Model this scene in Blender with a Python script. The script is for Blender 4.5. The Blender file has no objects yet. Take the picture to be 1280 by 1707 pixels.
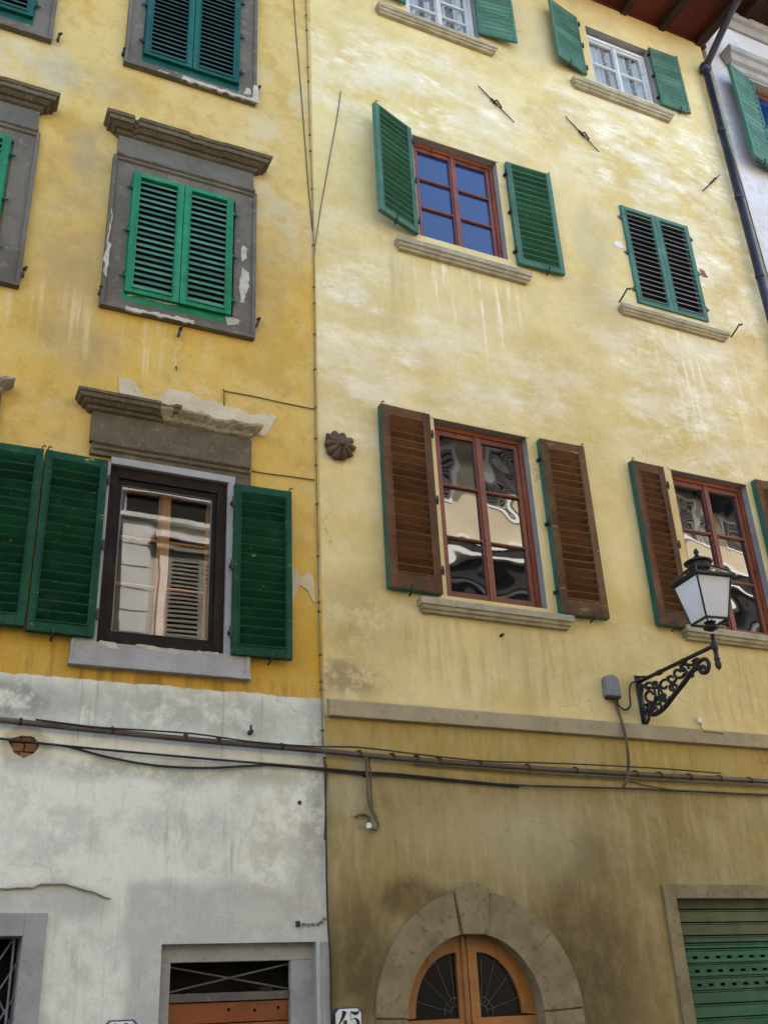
import bpy, bmesh, math, random
from mathutils import Vector, Matrix, noise as mnoise
from mathutils.geometry import tessellate_polygon
random.seed(7)
S = bpy.context.scene
COL = S.collection
# ---------------------------------------------------------------- camera
F, CX, CY = 1714.3, 640.0, 853.5            # focal length and centre for a 1280 x 1707 picture
PITCH, YAW, ROLL = -0.460119, -0.452455, -0.050922
CAMD, CAMZ = 7.0, 1.6                       # metres in front of the wall, eye height
def _rot(a, b, c):
    ca, sa, cb, sb, cc, sc = math.cos(a), math.sin(a), math.cos(b), math.sin(b), math.cos(c), math.sin(c)
    return (Matrix(((cc, -sc, 0), (sc, cc, 0), (0, 0, 1))) @ Matrix(((1, 0, 0), (0, ca, -sa), (0, sa, ca)))
            @ Matrix(((cb, 0, sb), (0, 1, 0), (-sb, 0, cb))))
RM = _rot(PITCH, YAW, ROLL)
RT = RM.transposed()
def ray(px, py):
    return RT @ Vector(((px - CX) / F, (py - CY) / F, 1.0))
def at(px, py, d=0.0):
    """survey of the facade: point (x, z) on the plane d metres in front of the wall"""
    v = ray(px, py); t = (CAMD - d) / v[2]
    return v[0] * t, CAMZ - v[1] * t
def atx(px, py, x):
    """point (d, z) on the upright plane across the street at x"""
    v = ray(px, py); t = x / v[0]
    return CAMD - v[2] * t, CAMZ - v[1] * t
cam_d = bpy.data.cameras.new('camera'); cam = bpy.data.objects.new('camera', cam_d); COL.objects.link(cam)
r_, d_, f_ = [Vector((RM[i][0], RM[i][2], -RM[i][1])) for i in range(3)]
cam.matrix_world = Matrix(((r_.x, -d_.x, -f_.x, 0), (r_.y, -d_.y, -f_.y, -CAMD), (r_.z, -d_.z, -f_.z, CAMZ), (0, 0, 0, 1)))
cam_d.sensor_fit = 'AUTO'; cam_d.sensor_width = 36.0; cam_d.lens = F / 1707 * 36.0
cam_d.clip_start = 0.05; cam_d.clip_end = 500
S.camera = cam
# ---------------------------------------------------------------- world, sun, exposure
SUN_EL, SUN_AZ = math.radians(44), math.radians(24)      # azimuth from +Y (behind the houses) towards +X
w = bpy.data.worlds.new('World'); S.world = w; w.use_nodes = True
wn = w.node_tree; bg = wn.nodes['Background']
sky = wn.nodes.new('ShaderNodeTexSky'); sky.sky_type = 'NISHITA'; sky.sun_disc = False
sky.sun_elevation = SUN_EL; sky.sun_rotation = SUN_AZ; sky.air_density = .8; sky.dust_density = 2.5; sky.ozone_density = .6
wn.links.new(sky.outputs[0], bg.inputs[0]); bg.inputs[1].default_value = 0.15
sl = bpy.data.lights.new('sun', 'SUN'); sl.energy = 2.5; sl.angle = math.radians(0.5); sl.color = (1, 0.95, 0.86)
so = bpy.data.objects.new('sun', sl); COL.objects.link(so)
sd = Vector((math.sin(SUN_AZ) * math.cos(SUN_EL), math.cos(SUN_AZ) * math.cos(SUN_EL), math.sin(SUN_EL)))
so.rotation_euler = sd.to_track_quat('Z', 'Y').to_euler(); so.location = (0, 20, 30)
S.view_settings.view_transform = 'Standard'; S.view_settings.look = 'None'
S.view_settings.exposure = 2.65; S.view_settings.gamma = 1.0
S.cycles.max_bounces = 8; S.cycles.diffuse_bounces = 4; S.cycles.glossy_bounces = 4; S.cycles.transparent_max_bounces = 8
S.cycles.caustics_reflective = False; S.cycles.caustics_refractive = False

# ================================================================ node helpers
class NT:
    def __init__(s, name, rough=0.8, spec=0.3, metal=0.0):
        s.m = bpy.data.materials.new(name); s.m.use_nodes = True
        s.t = s.m.node_tree; s.b = s.t.nodes['Principled BSDF']
        s.b.inputs['Roughness'].default_value = rough
        s.b.inputs['Specular IOR Level'].default_value = spec
        s.b.inputs['Metallic'].default_value = metal
        s.P = s.t.nodes.new('ShaderNodeNewGeometry').outputs['Position']
        s._w = {}
    def put(s, sock, v):
        if isinstance(v, bpy.types.NodeSocket): s.t.links.new(v, sock)
        elif isinstance(v, (tuple, list)):
            sock.default_value = tuple(v) + ((1,) if len(v) == 3 and len(sock.default_value) == 4 else ())
        else: sock.default_value = v
    def math(s, op, a, b=0.0, c=None):
        n = s.t.nodes.new('ShaderNodeMath'); n.operation = op; s.put(n.inputs[0], a); s.put(n.inputs[1], b)
        if c is not None: s.put(n.inputs[2], c)
        return n.outputs[0]
    def vec(s, op, a, b):
        n = s.t.nodes.new('ShaderNodeVectorMath'); n.operation = op; s.put(n.inputs[0], a); s.put(n.inputs[1], b)
        return n.outputs['Value' if op in ('LENGTH', 'DOT_PRODUCT', 'DISTANCE') else 'Vector']
    def noise(s, scale, detail=4, rough=0.55, sc=None, off=0, color=False, dist=0.0):
        n = s.t.nodes.new('ShaderNodeTexNoise'); v = s.P
        if sc: v = s.vec('MULTIPLY', v, sc)
        if off: v = s.vec('ADD', v, (off, off * .7, off * 1.3))
        s.t.links.new(v, n.inputs['Vector'])
        n.inputs['Scale'].default_value = scale; n.inputs['Detail'].default_value = detail
        n.inputs['Roughness'].default_value = rough; n.inputs['Distortion'].default_value = dist
        return n.outputs[1 if color else 0]
    def sm(s, v, lo, hi, a=0.0, b=1.0):
        n = s.t.nodes.new('ShaderNodeMapRange'); n.interpolation_type = 'SMOOTHSTEP'
        s.put(n.inputs['Value'], v)
        if lo > hi: lo, hi, a, b = hi, lo, b, a
        for k, x in (('From Min', lo), ('From Max', hi), ('To Min', a), ('To Max', b)): n.inputs[k].default_value = x
        return n.outputs[0]
    def mix(s, f, a, b, mode='MIX'):
        n = s.t.nodes.new('ShaderNodeMix'); n.data_type = 'RGBA'; n.blend_type = mode
        s.put(n.inputs[0], f); s.put(n.inputs[6], a); s.put(n.inputs[7], b)
        return n.outputs[2]
    def warp(s, amp, scale=3.0):
        k = (amp, scale)
        if k not in s._w:
            c = s.vec('SUBTRACT', s.noise(scale, 4, .6, color=True, off=scale), (.5, .5, .5))
            s._w[k] = s.vec('ADD', s.P, s.vec('MULTIPLY', c, (amp * 2, 0, amp * 2)))
        return s._w[k]
    def ell(s, cx, cz, rx, rz, soft=0.3, amp=0.1, scale=3.0):
        v = s.vec('MULTIPLY', s.vec('SUBTRACT', s.warp(amp, scale), (cx, 0, cz)), (1 / rx, 0, 1 / rz))
        return s.sm(s.vec('LENGTH', v, (0, 0, 0)), 1 + soft, 1 - soft)
    def below(s, z, soft=0.01, amp=0.02, scale=5.0):
        n = s.t.nodes.new('ShaderNodeSeparateXYZ'); s.t.links.new(s.warp(amp, scale), n.inputs[0])
        return s.sm(n.outputs[2], z + soft, z - soft)
    def left(s, x, soft=0.01, amp=0.02, scale=5.0):
        n = s.t.nodes.new('ShaderNodeSeparateXYZ'); s.t.links.new(s.warp(amp, scale), n.inputs[0])
        return s.sm(n.outputs[0], x + soft, x - soft)
    def mul(s, *a):
        r = a[0]
        for b in a[1:]: r = s.math('MULTIPLY', r, b)
        return r
    def cracks(s, scale, width, amp=.28):
        n = s.t.nodes.new('ShaderNodeTexVoronoi'); n.feature = 'DISTANCE_TO_EDGE'
        s.t.links.new(s.warp(amp, 2.5), n.inputs['Vector']); n.inputs['Scale'].default_value = scale
        return s.sm(n.outputs['Distance'], width, 0.0)
    def bump(s, h, strength=0.3, dist=0.01, prev=None):
        n = s.t.nodes.new('ShaderNodeBump'); n.inputs['Strength'].default_value = strength
        n.inputs['Distance'].default_value = dist; s.put(n.inputs['Height'], h)
        if prev: s.t.links.new(prev, n.inputs['Normal'])
        return n.outputs[0]
    def done(s, col, normal=None, rough=None):
        s.put(s.b.inputs['Base Color'], col)
        if normal: s.t.links.new(normal, s.b.inputs['Normal'])
        if rough is not None: s.put(s.b.inputs['Roughness'], rough)
        return s.m

def spot(n, px, py, rx, rz, soft=.4, amp=.1, scale=3.0):
    x, z = at(px, py); return n.ell(x, z, rx, rz, soft, amp, scale)

# ---------------------------------------------------------------- wall plasters
def mat_cream():
    n = NT('cream_plaster', .9, .15)
    n1 = n.noise(.8, 5, .55); n2 = n.noise(2.2, 6, .6, off=3); n3 = n.noise(9, 6, .65, off=5); n4 = n.noise(45, 4, .6)
    col = n.mix(n.sm(n1, .42, .62), (.70, .555, .235), (.60, .46, .165))
    col = n.mix(n.mul(n.sm(n2, .46, .72), .5), col, (.52, .395, .165))
    col = n.mix(n.mul(n.sm(n.noise(7, 8, .7, off=77), .42, .70), .35), col, (.72, .62, .34))
    # paler, chalky worn patches (stronger in the upper right half)
    pale = n.sm(n.noise(1.6, 8, .62, sc=(.75, 1, 1.6), off=9), .38, .66)
    up = n.math('MAXIMUM', n.math('MAXIMUM', spot(n, 1110, 270, 1.8, 1.1, .6), spot(n, 700, 160, 1.2, .8, .6)),
                n.math('MAXIMUM', spot(n, 1150, 640, 1.1, 1.2, .6), spot(n, 1190, 440, 1.0, 1.0, .6)))
    up = n.math('MAXIMUM', up, n.math('MAXIMUM', n.mul(spot(n, 780, 620, 1.4, .5, .6), .8), n.mul(spot(n, 590, 560, .45, 1.3, .6), .6)))
    col = n.mix(n.mul(pale, n.math('MULTIPLY_ADD', up, .55, .16)), col, (.80, .74, .56))
    hot = n.mul(n.sm(n.noise(2.6, 8, .66, sc=(.75, 1, 1.6), off=21), .46, .68), up)
    hot = n.mul(hot, n.sm(n.noise(8, 8, .7, sc=(.7, 1, 1.5), off=27), .30, .62))
    col = n.mix(n.mul(hot, .85), col, (.95, .91, .75))
    oc = n.math('MAXIMUM', spot(n, 1225, 500, .35, 1.6, .6), spot(n, 880, 190, .9, .4, .7))
    col = n.mix(n.mul(oc, n.sm(n2, .4, .6), .45), col, (.56, .40, .14))
    # run-off streaks under the sills
    st = n.mul(n.sm(n.noise(13, 4, .6, sc=(1, 1, .06), off=2), .50, .66), n.sm(n.noise(4, 5, .6, off=81), .3, .6))
    reg = n.math('MAXIMUM', n.mul(spot(n, 775, 440, .66, 1.15, .5, .04), n.below(8.50, .02, .0)), n.mul(spot(n, 1160, 570, .62, 1.5, .5, .04), n.below(8.45, .02, .0)))
    col = n.mix(n.mul(st, reg, .75), col, (.88, .82, .62))
    st2 = n.sm(n.noise(10, 4, .6, sc=(1, 1, .12), off=6), .42, .70)
    reg2 = n.math('MAXIMUM', spot(n, 830, 1095, 1.0, .40, .5), spot(n, 1230, 1130, .8, .5, .5))
    reg2 = n.math('MAXIMUM', reg2, spot(n, 655, 440, .18, .5, .5)); reg2 = n.math('MAXIMUM', reg2, spot(n, 566, 800, .07, .45, .5))
    col = n.mix(n.mul(st2, reg2, .42), col, (.27, .21, .10))
    g = n.math('MAXIMUM', spot(n, 575, 1130, .30, .16, .6, .12), n.mul(spot(n, 600, 1040, .35, .35, .7), .5))
    col = n.mix(n.mul(g, n.sm(n3, .36, .56), .75), col, (.24, .19, .10))
    col = n.mix(n.mul(spot(n, 985, 400, .26, .42, .4, .04), .35), col, (.42, .37, .24))
    gg = n.math('MAXIMUM', spot(n, 890, 60, .7, .5, .7), spot(n, 1010, 520, .4, .35, .7))
    col = n.mix(n.mul(gg, .25), col, (.36, .31, .2))
    # ground floor: browner, dirtier coat under the string course
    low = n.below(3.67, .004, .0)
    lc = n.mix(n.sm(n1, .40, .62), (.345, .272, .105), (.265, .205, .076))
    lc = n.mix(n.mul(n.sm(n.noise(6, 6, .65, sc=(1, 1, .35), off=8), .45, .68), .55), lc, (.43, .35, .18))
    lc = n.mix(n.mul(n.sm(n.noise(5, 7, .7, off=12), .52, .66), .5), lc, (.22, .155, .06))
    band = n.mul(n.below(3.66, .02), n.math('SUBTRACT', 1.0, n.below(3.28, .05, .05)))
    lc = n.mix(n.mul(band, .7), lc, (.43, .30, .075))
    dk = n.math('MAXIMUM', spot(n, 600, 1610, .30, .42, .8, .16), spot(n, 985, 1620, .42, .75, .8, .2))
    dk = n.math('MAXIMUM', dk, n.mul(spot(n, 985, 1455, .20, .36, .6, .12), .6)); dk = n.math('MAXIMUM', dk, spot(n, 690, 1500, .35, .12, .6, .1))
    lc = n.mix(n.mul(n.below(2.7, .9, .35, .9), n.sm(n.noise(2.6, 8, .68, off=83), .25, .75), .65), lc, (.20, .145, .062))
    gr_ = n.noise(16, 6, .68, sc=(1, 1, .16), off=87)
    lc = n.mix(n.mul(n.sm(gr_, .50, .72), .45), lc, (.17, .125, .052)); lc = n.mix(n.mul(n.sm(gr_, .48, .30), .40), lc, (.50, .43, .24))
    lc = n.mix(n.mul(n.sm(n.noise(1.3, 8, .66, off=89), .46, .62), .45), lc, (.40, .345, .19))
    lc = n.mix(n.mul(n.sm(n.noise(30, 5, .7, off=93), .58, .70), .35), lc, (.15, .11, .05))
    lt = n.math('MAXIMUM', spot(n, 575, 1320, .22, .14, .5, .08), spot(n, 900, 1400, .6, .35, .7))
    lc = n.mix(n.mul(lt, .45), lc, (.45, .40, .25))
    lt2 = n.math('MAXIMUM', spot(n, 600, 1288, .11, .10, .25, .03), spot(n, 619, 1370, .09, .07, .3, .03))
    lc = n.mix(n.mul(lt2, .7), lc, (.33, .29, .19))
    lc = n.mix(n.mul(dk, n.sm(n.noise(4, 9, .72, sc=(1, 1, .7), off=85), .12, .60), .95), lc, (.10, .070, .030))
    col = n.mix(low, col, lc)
    ck = n.mul(n.cracks(.9, .006), n.sm(n.noise(.7, 2, off=4), .50, .60))
    ck2 = n.mul(n.cracks(4.5, .012, .08), n.sm(n.noise(.9, 2, off=14), .52, .62))
    col = n.mix(n.mul(n.math('MAXIMUM', ck, n.mul(ck2, .5)), .32), col, (.2, .14, .06))
    col = n.mix(n.sm(n3, .35, .75, .10, -.0), col, (.25, .19, .09))
    col = n.mix(.22, col, n.mix(n4, (.2, .2, .2), (.8, .8, .8)), 'OVERLAY')
    bp = n.bump(n2, .35, .018); bp = n.bump(n3, .35, .02, bp); bp = n.bump(n4, .25, .005, bp)
    bp = n.bump(n.math('MULTIPLY', ck, -1.0), .4, .01, bp)
    return n.done(col, bp)
def mat_ochre():
    n = NT('ochre_plaster', .9, .15)
    n1 = n.noise(.9, 5, .55, off=31); n2 = n.noise(2.4, 6, .6, off=33); n3 = n.noise(9, 6, .65, off=35); n4 = n.noise(45, 4, .6)
    col = n.mix(n.sm(n1, .40, .60), (.62, .385, .070), (.60, .40, .10))
    hi = n.math('SUBTRACT', 1.0, n.below(8.4, 1.3, .5, .8))
    col = n.mix(n.mul(hi, .65), col, (.56, .43, .185))
    col = n.mix(n.mul(n.sm(n2, .48, .66), .6), col, (.62, .46, .16))
    col = n.mix(n.mul(n.sm(n.noise(6, 8, .7, off=101), .48, .68), .45), col, (.40, .26, .06))
    col = n.mix(n.mul(n.sm(n.noise(3.5, 8, .7, off=103), .56, .70), .4), col, (.66, .54, .28))
    col = n.mix(n.mul(n.sm(n.noise(1.9, 6, .6, off=41), .50, .64), .5), col, (.47, .28, .04))
    pal = n.math('MAXIMUM', spot(n, 470, 300, .45, 1.0, .6), spot(n, 430, 160, .8, .4, .6))
    pal = n.math('MAXIMUM', pal, spot(n, 90, 110, .6, .4, .6))
    col = n.mix(n.mul(pal, n.sm(n.noise(3, 6, .6, off=44), .45, .62), .6), col, (.58, .52, .34))
    dirt = n.math('MAXIMUM', n.mul(spot(n, 130, 400, .35, 1.0, .6), .55), n.mul(spot(n, 450, 440, .25, .8, .6), .35))
    dirt = n.math('MAXIMUM', dirt, n.mul(spot(n, 150, 265, .2, .35, .6), .8))
    dirt = n.math('MAXIMUM', dirt, n.mul(spot(n, 130, 560, .35, .35, .6), .5))
    dirt = n.math('MAXIMUM', dirt, n.mul(spot(n, 140, 130, .5, .2, .6), .5))
    col = n.mix(n.mul(dirt, n.sm(n.noise(2.2, 8, .7, off=91), .25, .62), .95), col, (.30, .245, .145))
    st = n.mul(n.sm(n.noise(13, 4, .6, sc=(1, 1, .06), off=38), .48, .66), n.sm(n.noise(4, 5, .6, off=82), .3, .6))
    col = n.mix(n.mul(st, n.math('MAXIMUM', spot(n, 240, 570, .5, .35, .4), spot(n, 60, 520, .5, .3, .5)), .7), col, (.72, .58, .30))
    deep = n.mul(n.below(4.6, .6, .2), .55)
    col = n.mix(deep, col, (.54, .31, .03))
    st2 = n.sm(n.noise(10, 4, .6, sc=(1, 1, .12), off=39), .45, .62)
    r2 = n.math('MAXIMUM', spot(n, 70, 1090, .75, .25, .4), spot(n, 350, 1145, .7, .1, .5))
    col = n.mix(n.mul(st2, r2, .7), col, (.24, .15, .04))
    # whitewashed ground floor
    wl = n.mix(n.sm(n1, .42, .62), (.79, .80, .68), (.68, .70, .595))
    wl = n.mix(n.mul(n.sm(n2, .50, .64), .6), wl, (.78, .79, .66))
    wl = n.mix(n.mul(n.sm(n.noise(1.7, 7, .65, off=51), .53, .68), .6), wl, (.50, .53, .46))
    wl = n.mix(n.mul(n.sm(n.noise(6, 7, .7, sc=(1, 1, .25), off=52), .56, .72), .5), wl, (.40, .36, .24))
    gr = n.math('MAXIMUM', n.mul(n.below(2.46, .05, .10, 2.2), n.math('SUBTRACT', 1.0, n.left(1.46, .05, .08, 2.5))), n.math('MAXIMUM', spot(n, 60, 1500, .36, .09, .4, .05), spot(n, 130, 1508, .2, .09, .5, .05)))
    gr = n.math('MAXIMUM', gr, spot(n, 522, 1530, .12, .75, .25, .05))
    wl = n.mix(n.mul(gr, n.math('MULTIPLY_ADD', n.sm(n3, .3, .6), .35, .45)), wl, (.42, .43, .40))
    wl = n.mix(n.mul(spot(n, 432, 1520, .15, .08, .2, .05), .9), wl, (.58, .60, .50))
    g2 = n.math('MAXIMUM', n.mul(spot(n, 300, 1190, 1.0, .16, .6, .2), .6), n.mul(spot(n, 528, 1270, .10, .6, .6, .1), .8))
    g2 = n.math('MAXIMUM', g2, n.mul(spot(n, 280, 1285, 1.0, .08, .6, .1), .6)); g2 = n.math('MAXIMUM', g2, n.mul(spot(n, 20, 1165, .4, .16, .6, .1), .9))
    wl = n.mix(n.mul(g2, n.sm(n3, .30, .58)), wl, (.25, .26, .22))
    yl = n.math('MAXIMUM', spot(n, 470, 1400, .3, .5, .6), spot(n, 500, 1490, .25, .15, .6))
    wl = n.mix(n.mul(yl, n.sm(n3, .38, .62), .6), wl, (.45, .40, .24))
    wl = n.mix(n.mul(n.sm(n.noise(14, 4, .6, sc=(1, 1, .07), off=60), .60, .70), .55), wl, (.34, .30, .2))
    wl = n.mix(n.mul(spot(n, 42, 1241, .15, .13, .15, .05, 7), .8), wl, (.50, .44, .31))
    wl = n.mix(n.mul(n.sm(n.noise(20, 5, .65, sc=(1, 1, .05), off=95), .56, .70), n.sm(n.noise(1.4, 4, .6, off=96), .42, .6), .55), wl, (.36, .33, .23))
    wl = n.mix(n.mul(n.sm(n.noise(30, 5, .7, off=97), .60, .70), .4), wl, (.36, .36, .30))
    wl = n.mix(n.mul(n.sm(n.noise(4, 8, .7, off=98), .46, .64), .55), wl, (.47, .50, .44))
    col = n.mix(n.below(3.79, .006, .025, 7), col, wl)
    ck = n.mul(n.cracks(1.1, .005), n.sm(n.noise(.8, 2, off=64), .54, .64))
    col = n.mix(n.mul(ck, .35), col, (.2, .15, .08))
    col = n.mix(n.sm(n3, .35, .75, .10, 0), col, (.25, .2, .1))
    col = n.mix(.2, col, n.mix(n4, (.2, .2, .2), (.8, .8, .8)), 'OVERLAY')
    bp = n.bump(n2, .35, .015); bp = n.bump(n3, .35, .018, bp); bp = n.bump(n4, .25, .005, bp)
    return n.done(col, bp)
def mat_plain(name, c1, c2, c3=None, scale=3, rough=.85, spec=.25, bump=.3, off=0, grain=.15, sc=None, metal=0, bd=.01):
    n = NT(name, rough, spec, metal)
    a = n.noise(scale, 6, .6, off=off + 1, sc=sc); b = n.noise(scale * 5, 6, .65, off=off + 2, sc=sc)
    col = n.mix(n.sm(a, .38, .64), c1, c2)
    if c3: col = n.mix(n.mul(n.sm(b, .55, .68), .7), col, c3)
    g = n.noise(70, 3, .6)
    col = n.mix(grain, col, n.mix(g, (.2, .2, .2), (.8, .8, .8)), 'OVERLAY')
    bp = n.bump(b, bump, bd); bp = n.bump(g, bump * .5, .003, bp)
    return n.done(col, bp)
def mat_paint(name, c1, c2, wear=None, amount=.62, rough=.5, off=0, spec=.35):
    """old oil paint on wood: brush streaks, faded areas, flakes down to the wood"""
    n = NT(name, rough, spec)
    a = n.noise(2.5, 5, .6, off=off); st = n.noise(14, 5, .6, sc=(1, 1, .3), off=off + 3); h = n.noise(12, 5, .6, sc=(.25, .5, 1.6), off=off + 4)
    col = n.mix(n.sm(a, .38, .64), c1, c2)
    col = n.mix(n.mul(n.sm(st, .5, .7), .3), col, tuple(x * 1.5 for x in c2))
    col = n.mix(n.mul(n.sm(h, .45, .7), .35), col, tuple(x * .55 for x in c1))
    if wear:
        f = n.sm(n.noise(16, 6, .7, sc=(.5, 1, 1.4), off=off + 9), amount, amount + .03)
        col = n.mix(n.mul(f, n.sm(a, .40, .5)), col, wear)
    rnd = n.t.nodes.new('ShaderNodeNewGeometry').outputs['Random Per Island']
    k = n.math('MULTIPLY_ADD', rnd, .55, .72); cv = n.t.nodes.new('ShaderNodeCombineXYZ')
    for q in range(3): n.t.links.new(k, cv.inputs[q])
    col = n.mix(1.0, col, cv.outputs[0], 'MULTIPLY')
    dust = n.sm(n.noise(5, 7, .7, off=off + 12), .52, .72); col = n.mix(n.mul(dust, .22), col, tuple(min(1, .06 + x * 1.5) for x in c2))
    bp = n.bump(st, .25, .004); bp = n.bump(h, .2, .003, bp)
    return n.done(col, bp, n.sm(st, .3, .7, rough - .1, rough + .15))
def mat_glass(name, wav=0.0, scale=2.0, ior=1.8, base=(.006, .007, .008)):
    n = NT(name, .015, .5); n.b.inputs['IOR'].default_value = ior
    bp = None
    if wav: bp = n.bump(n.noise(scale, 2, .5, off=2), 1.0, wav)
    return n.done(base, bp)
def mat_clear(name, wav=0.0):
    m = bpy.data.materials.new(name); m.use_nodes = True; t = m.node_tree; t.nodes.clear()
    o = t.nodes.new('ShaderNodeOutputMaterial'); mx = t.nodes.new('ShaderNodeMixShader')
    tr = t.nodes.new('ShaderNodeBsdfTransparent'); gl = t.nodes.new('ShaderNodeBsdfGlossy'); fr = t.nodes.new('ShaderNodeFresnel')
    gl.inputs['Roughness'].default_value = .01; fr.inputs['IOR'].default_value = 2.05; tr.inputs[0].default_value = (.92, .95, .94, 1)
    if wav:
        g = t.nodes.new('ShaderNodeNewGeometry'); no = t.nodes.new('ShaderNodeTexNoise'); no.inputs['Scale'].default_value = 1.6; no.inputs['Detail'].default_value = 1
        b = t.nodes.new('ShaderNodeBump'); b.inputs['Distance'].default_value = wav; b.inputs['Strength'].default_value = 1
        t.links.new(g.outputs['Position'], no.inputs['Vector']); t.links.new(no.outputs[0], b.inputs['Height']); t.links.new(b.outputs[0], gl.inputs['Normal'])
    ge = t.nodes.new('ShaderNodeNewGeometry'); mu = t.nodes.new('ShaderNodeMath'); mu.operation = 'MULTIPLY'; iv = t.nodes.new('ShaderNodeMath'); iv.operation = 'SUBTRACT'; iv.inputs[0].default_value = 1.0
    t.links.new(ge.outputs['Backfacing'], iv.inputs[1]); t.links.new(fr.outputs[0], mu.inputs[0]); t.links.new(iv.outputs[0], mu.inputs[1])
    t.links.new(mu.outputs[0], mx.inputs[0]); t.links.new(tr.outputs[0], mx.inputs[1]); t.links.new(gl.outputs[0], mx.inputs[2]); t.links.new(mx.outputs[0], o.inputs[0])
    return m
def mat_curtain():
    n = NT('net_curtain', .9, .1)
    v = n.t.nodes.new('ShaderNodeTexVoronoi'); v.inputs['Scale'].default_value = 22; n.t.links.new(n.P, v.inputs['Vector'])
    lace = n.sm(v.outputs['Distance'], .25, .32)
    x = n.t.nodes.new('ShaderNodeSeparateXYZ'); n.t.links.new(n.P, x.inputs[0])
    k = n.math('ABSOLUTE', n.math('SUBTRACT', n.math('FRACT', n.math('MULTIPLY', n.math('ADD', x.outputs[0], .12), 2.6)), .5))
    strip = n.sm(k, .13, .10)
    col = n.mix(n.mul(strip, lace, .6), (.72, .72, .76), (.05, .05, .07))
    return n.done(col)

M = {}
M['cream'] = mat_cream(); M['ochre'] = mat_ochre()
M['white_wall'] = mat_plain('white_plaster', (.62, .61, .62), (.54, .52, .50), (.48, .41, .30), 1.6, .9, .15)
M['cement'] = mat_plain('bare_render', (.50, .42, .26), (.58, .51, .35), (.33, .27, .16), 5, .95, .1, .5)
M['cement_pale'] = mat_plain('pale_render', (.62, .56, .42), (.50, .46, .36), (.38, .33, .24), 7, .95, .1, .5)
M['stone'] = mat_plain('grey_stone', (.105, .098, .080), (.14, .128, .105), (.20, .18, .14), 4, .85, .2, .5, 10)
M['stone_dark'] = mat_plain('slate_grey_stone', (.105, .090, .064), (.145, .126, .092), (.21, .185, .14), 3, .8, .2, .4, 13)
M['stone_brown'] = mat_plain('brown_stone', (.098, .082, .050), (.13, .108, .066), (.20, .17, .11), 6, .9, .15, .7, 17)
M['flake'] = mat_plain('flaked_stone_skin', (.50, .46, .36), (.36, .33, .25), (.22, .20, .15), 9, .95, .1, .7, 61)
M['broken_stone'] = mat_plain('broken_cornice_stone', (.36, .31, .20), (.25, .21, .13), (.15, .12, .08), 9, .95, .1, .8, 18, bd=.02)
M['stone_pale'] = mat_plain('pale_grey_stone', (.35, .345, .325), (.29, .285, .265), (.24, .23, .20), 4, .85, .2, .3, 15)
M['sill'] = mat_plain('sill_stone', (.40, .355, .24), (.30, .265, .175), (.19, .165, .10), 7, .9, .15, .6, 19)
M['string'] = mat_plain('string_course_plaster', (.36, .30, .185), (.30, .255, .155), (.22, .18, .10), 3, .9, .15, .4, 29)
M['arch_stone'] = mat_plain('arch_sandstone', (.26, .215, .122), (.19, .157, .086), (.10, .083, .046), 4, .9, .15, .6, 23, .22)
M['reveal'] = mat_plain('reveal_stone', (.25, .255, .26), (.32, .31, .27), (.2, .19, .16), 6, .9, .15, .4, 25)
M['green_bright'] = mat_paint('bright_green_paint', (.012, .165, .066), (.018, .205, .086), (.16, .20, .15), .64, .5, 1, .2)
M['green_slat'] = mat_paint('faded_green_paint', (.045, .150, .095), (.07, .19, .125), (.20, .22, .17), .66, .6, 2, .2)
M['teal'] = mat_paint('teal_paint', (.004, .064, .046), (.007, .084, .062), (.1, .13, .12), .66, .5, 3, .2)
M['teal_slat'] = mat_paint('grey_teal_paint', (.022, .078, .066), (.036, .105, .092), (.1, .13, .12), .68, .6, 4, .2)
M['green_dark'] = mat_paint('dark_green_paint', (.004, .044, .018), (.006, .062, .027), (.30, .21, .09), .64, .5, 5, .15)
M['green_dark_slat'] = mat_paint('deep_green_paint', (.004, .038, .016), (.007, .054, .024), (.28, .2, .09), .655, .55, 6, .12)
M['green_sage'] = mat_paint('sage_green_paint', (.055, .130, .085), (.075, .165, .112), (.2, .2, .14), .7, .6, 7, .15)
M['green_leaf'] = mat_paint('leaf_green_paint', (.010, .052, .019), (.016, .070, .028), (.06, .13, .07), .7, .6, 8, .12)
M['green_mid'] = mat_paint('weathered_green_paint', (.04, .125, .078), (.065, .17, .112), (.22, .24, .17), .67, .5, 9)
M['slat_pale'] = mat_paint('bleached_slat_paint', (.16, .17, .14), (.22, .21, .18), None, .7, .6, 10)
M['brown_slat'] = mat_paint('red_brown_varnish', (.085, .036, .013), (.118, .050, .018), (.16, .09, .045), .67, .6, 11, .10)
M['brown_frame'] = mat_paint('grey_brown_wood', (.085, .042, .019), (.118, .060, .028), (.17, .12, .07), .63, .65, 12, .10)
M['brown_frame_pale'] = mat_paint('sun_bleached_wood', (.125, .075, .032), (.09, .045, .019), (.22, .16, .08), .60, .65, 14, .10)
M['edge_green'] = mat_paint('edge_green_paint', (.01, .09, .065), (.016, .125, .095), (.15, .13, .08), .64, .45, 13)
M['sash_red'] = mat_paint('red_brown_sash', (.15, .034, .012), (.20, .048, .017), None, .7, .35, 15, .5)
M['sash_white'] = mat_paint('white_sash', (.62, .63, .62), (.52, .53, .52), (.35, .33, .28), .66, .5, 16)
M['dark_frame'] = mat_paint('dark_brown_metal', (.014, .0085, .005), (.020, .012, .007), None, .7, .55, 17, .12)
M['orange_wood'] = mat_paint('orange_varnished_wood', (.40, .135, .024), (.32, .10, .016), None, .7, .35, 18, .5)
M['door_wood'] = mat_paint('honey_varnished_wood', (.34, .150, .034), (.26, .105, .022), None, .7, .35, 19, .5)
M['red_door'] = mat_paint('red_stained_planks', (.27, .080, .020), (.21, .060, .014), None, .7, .4, 20, .4)
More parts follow.
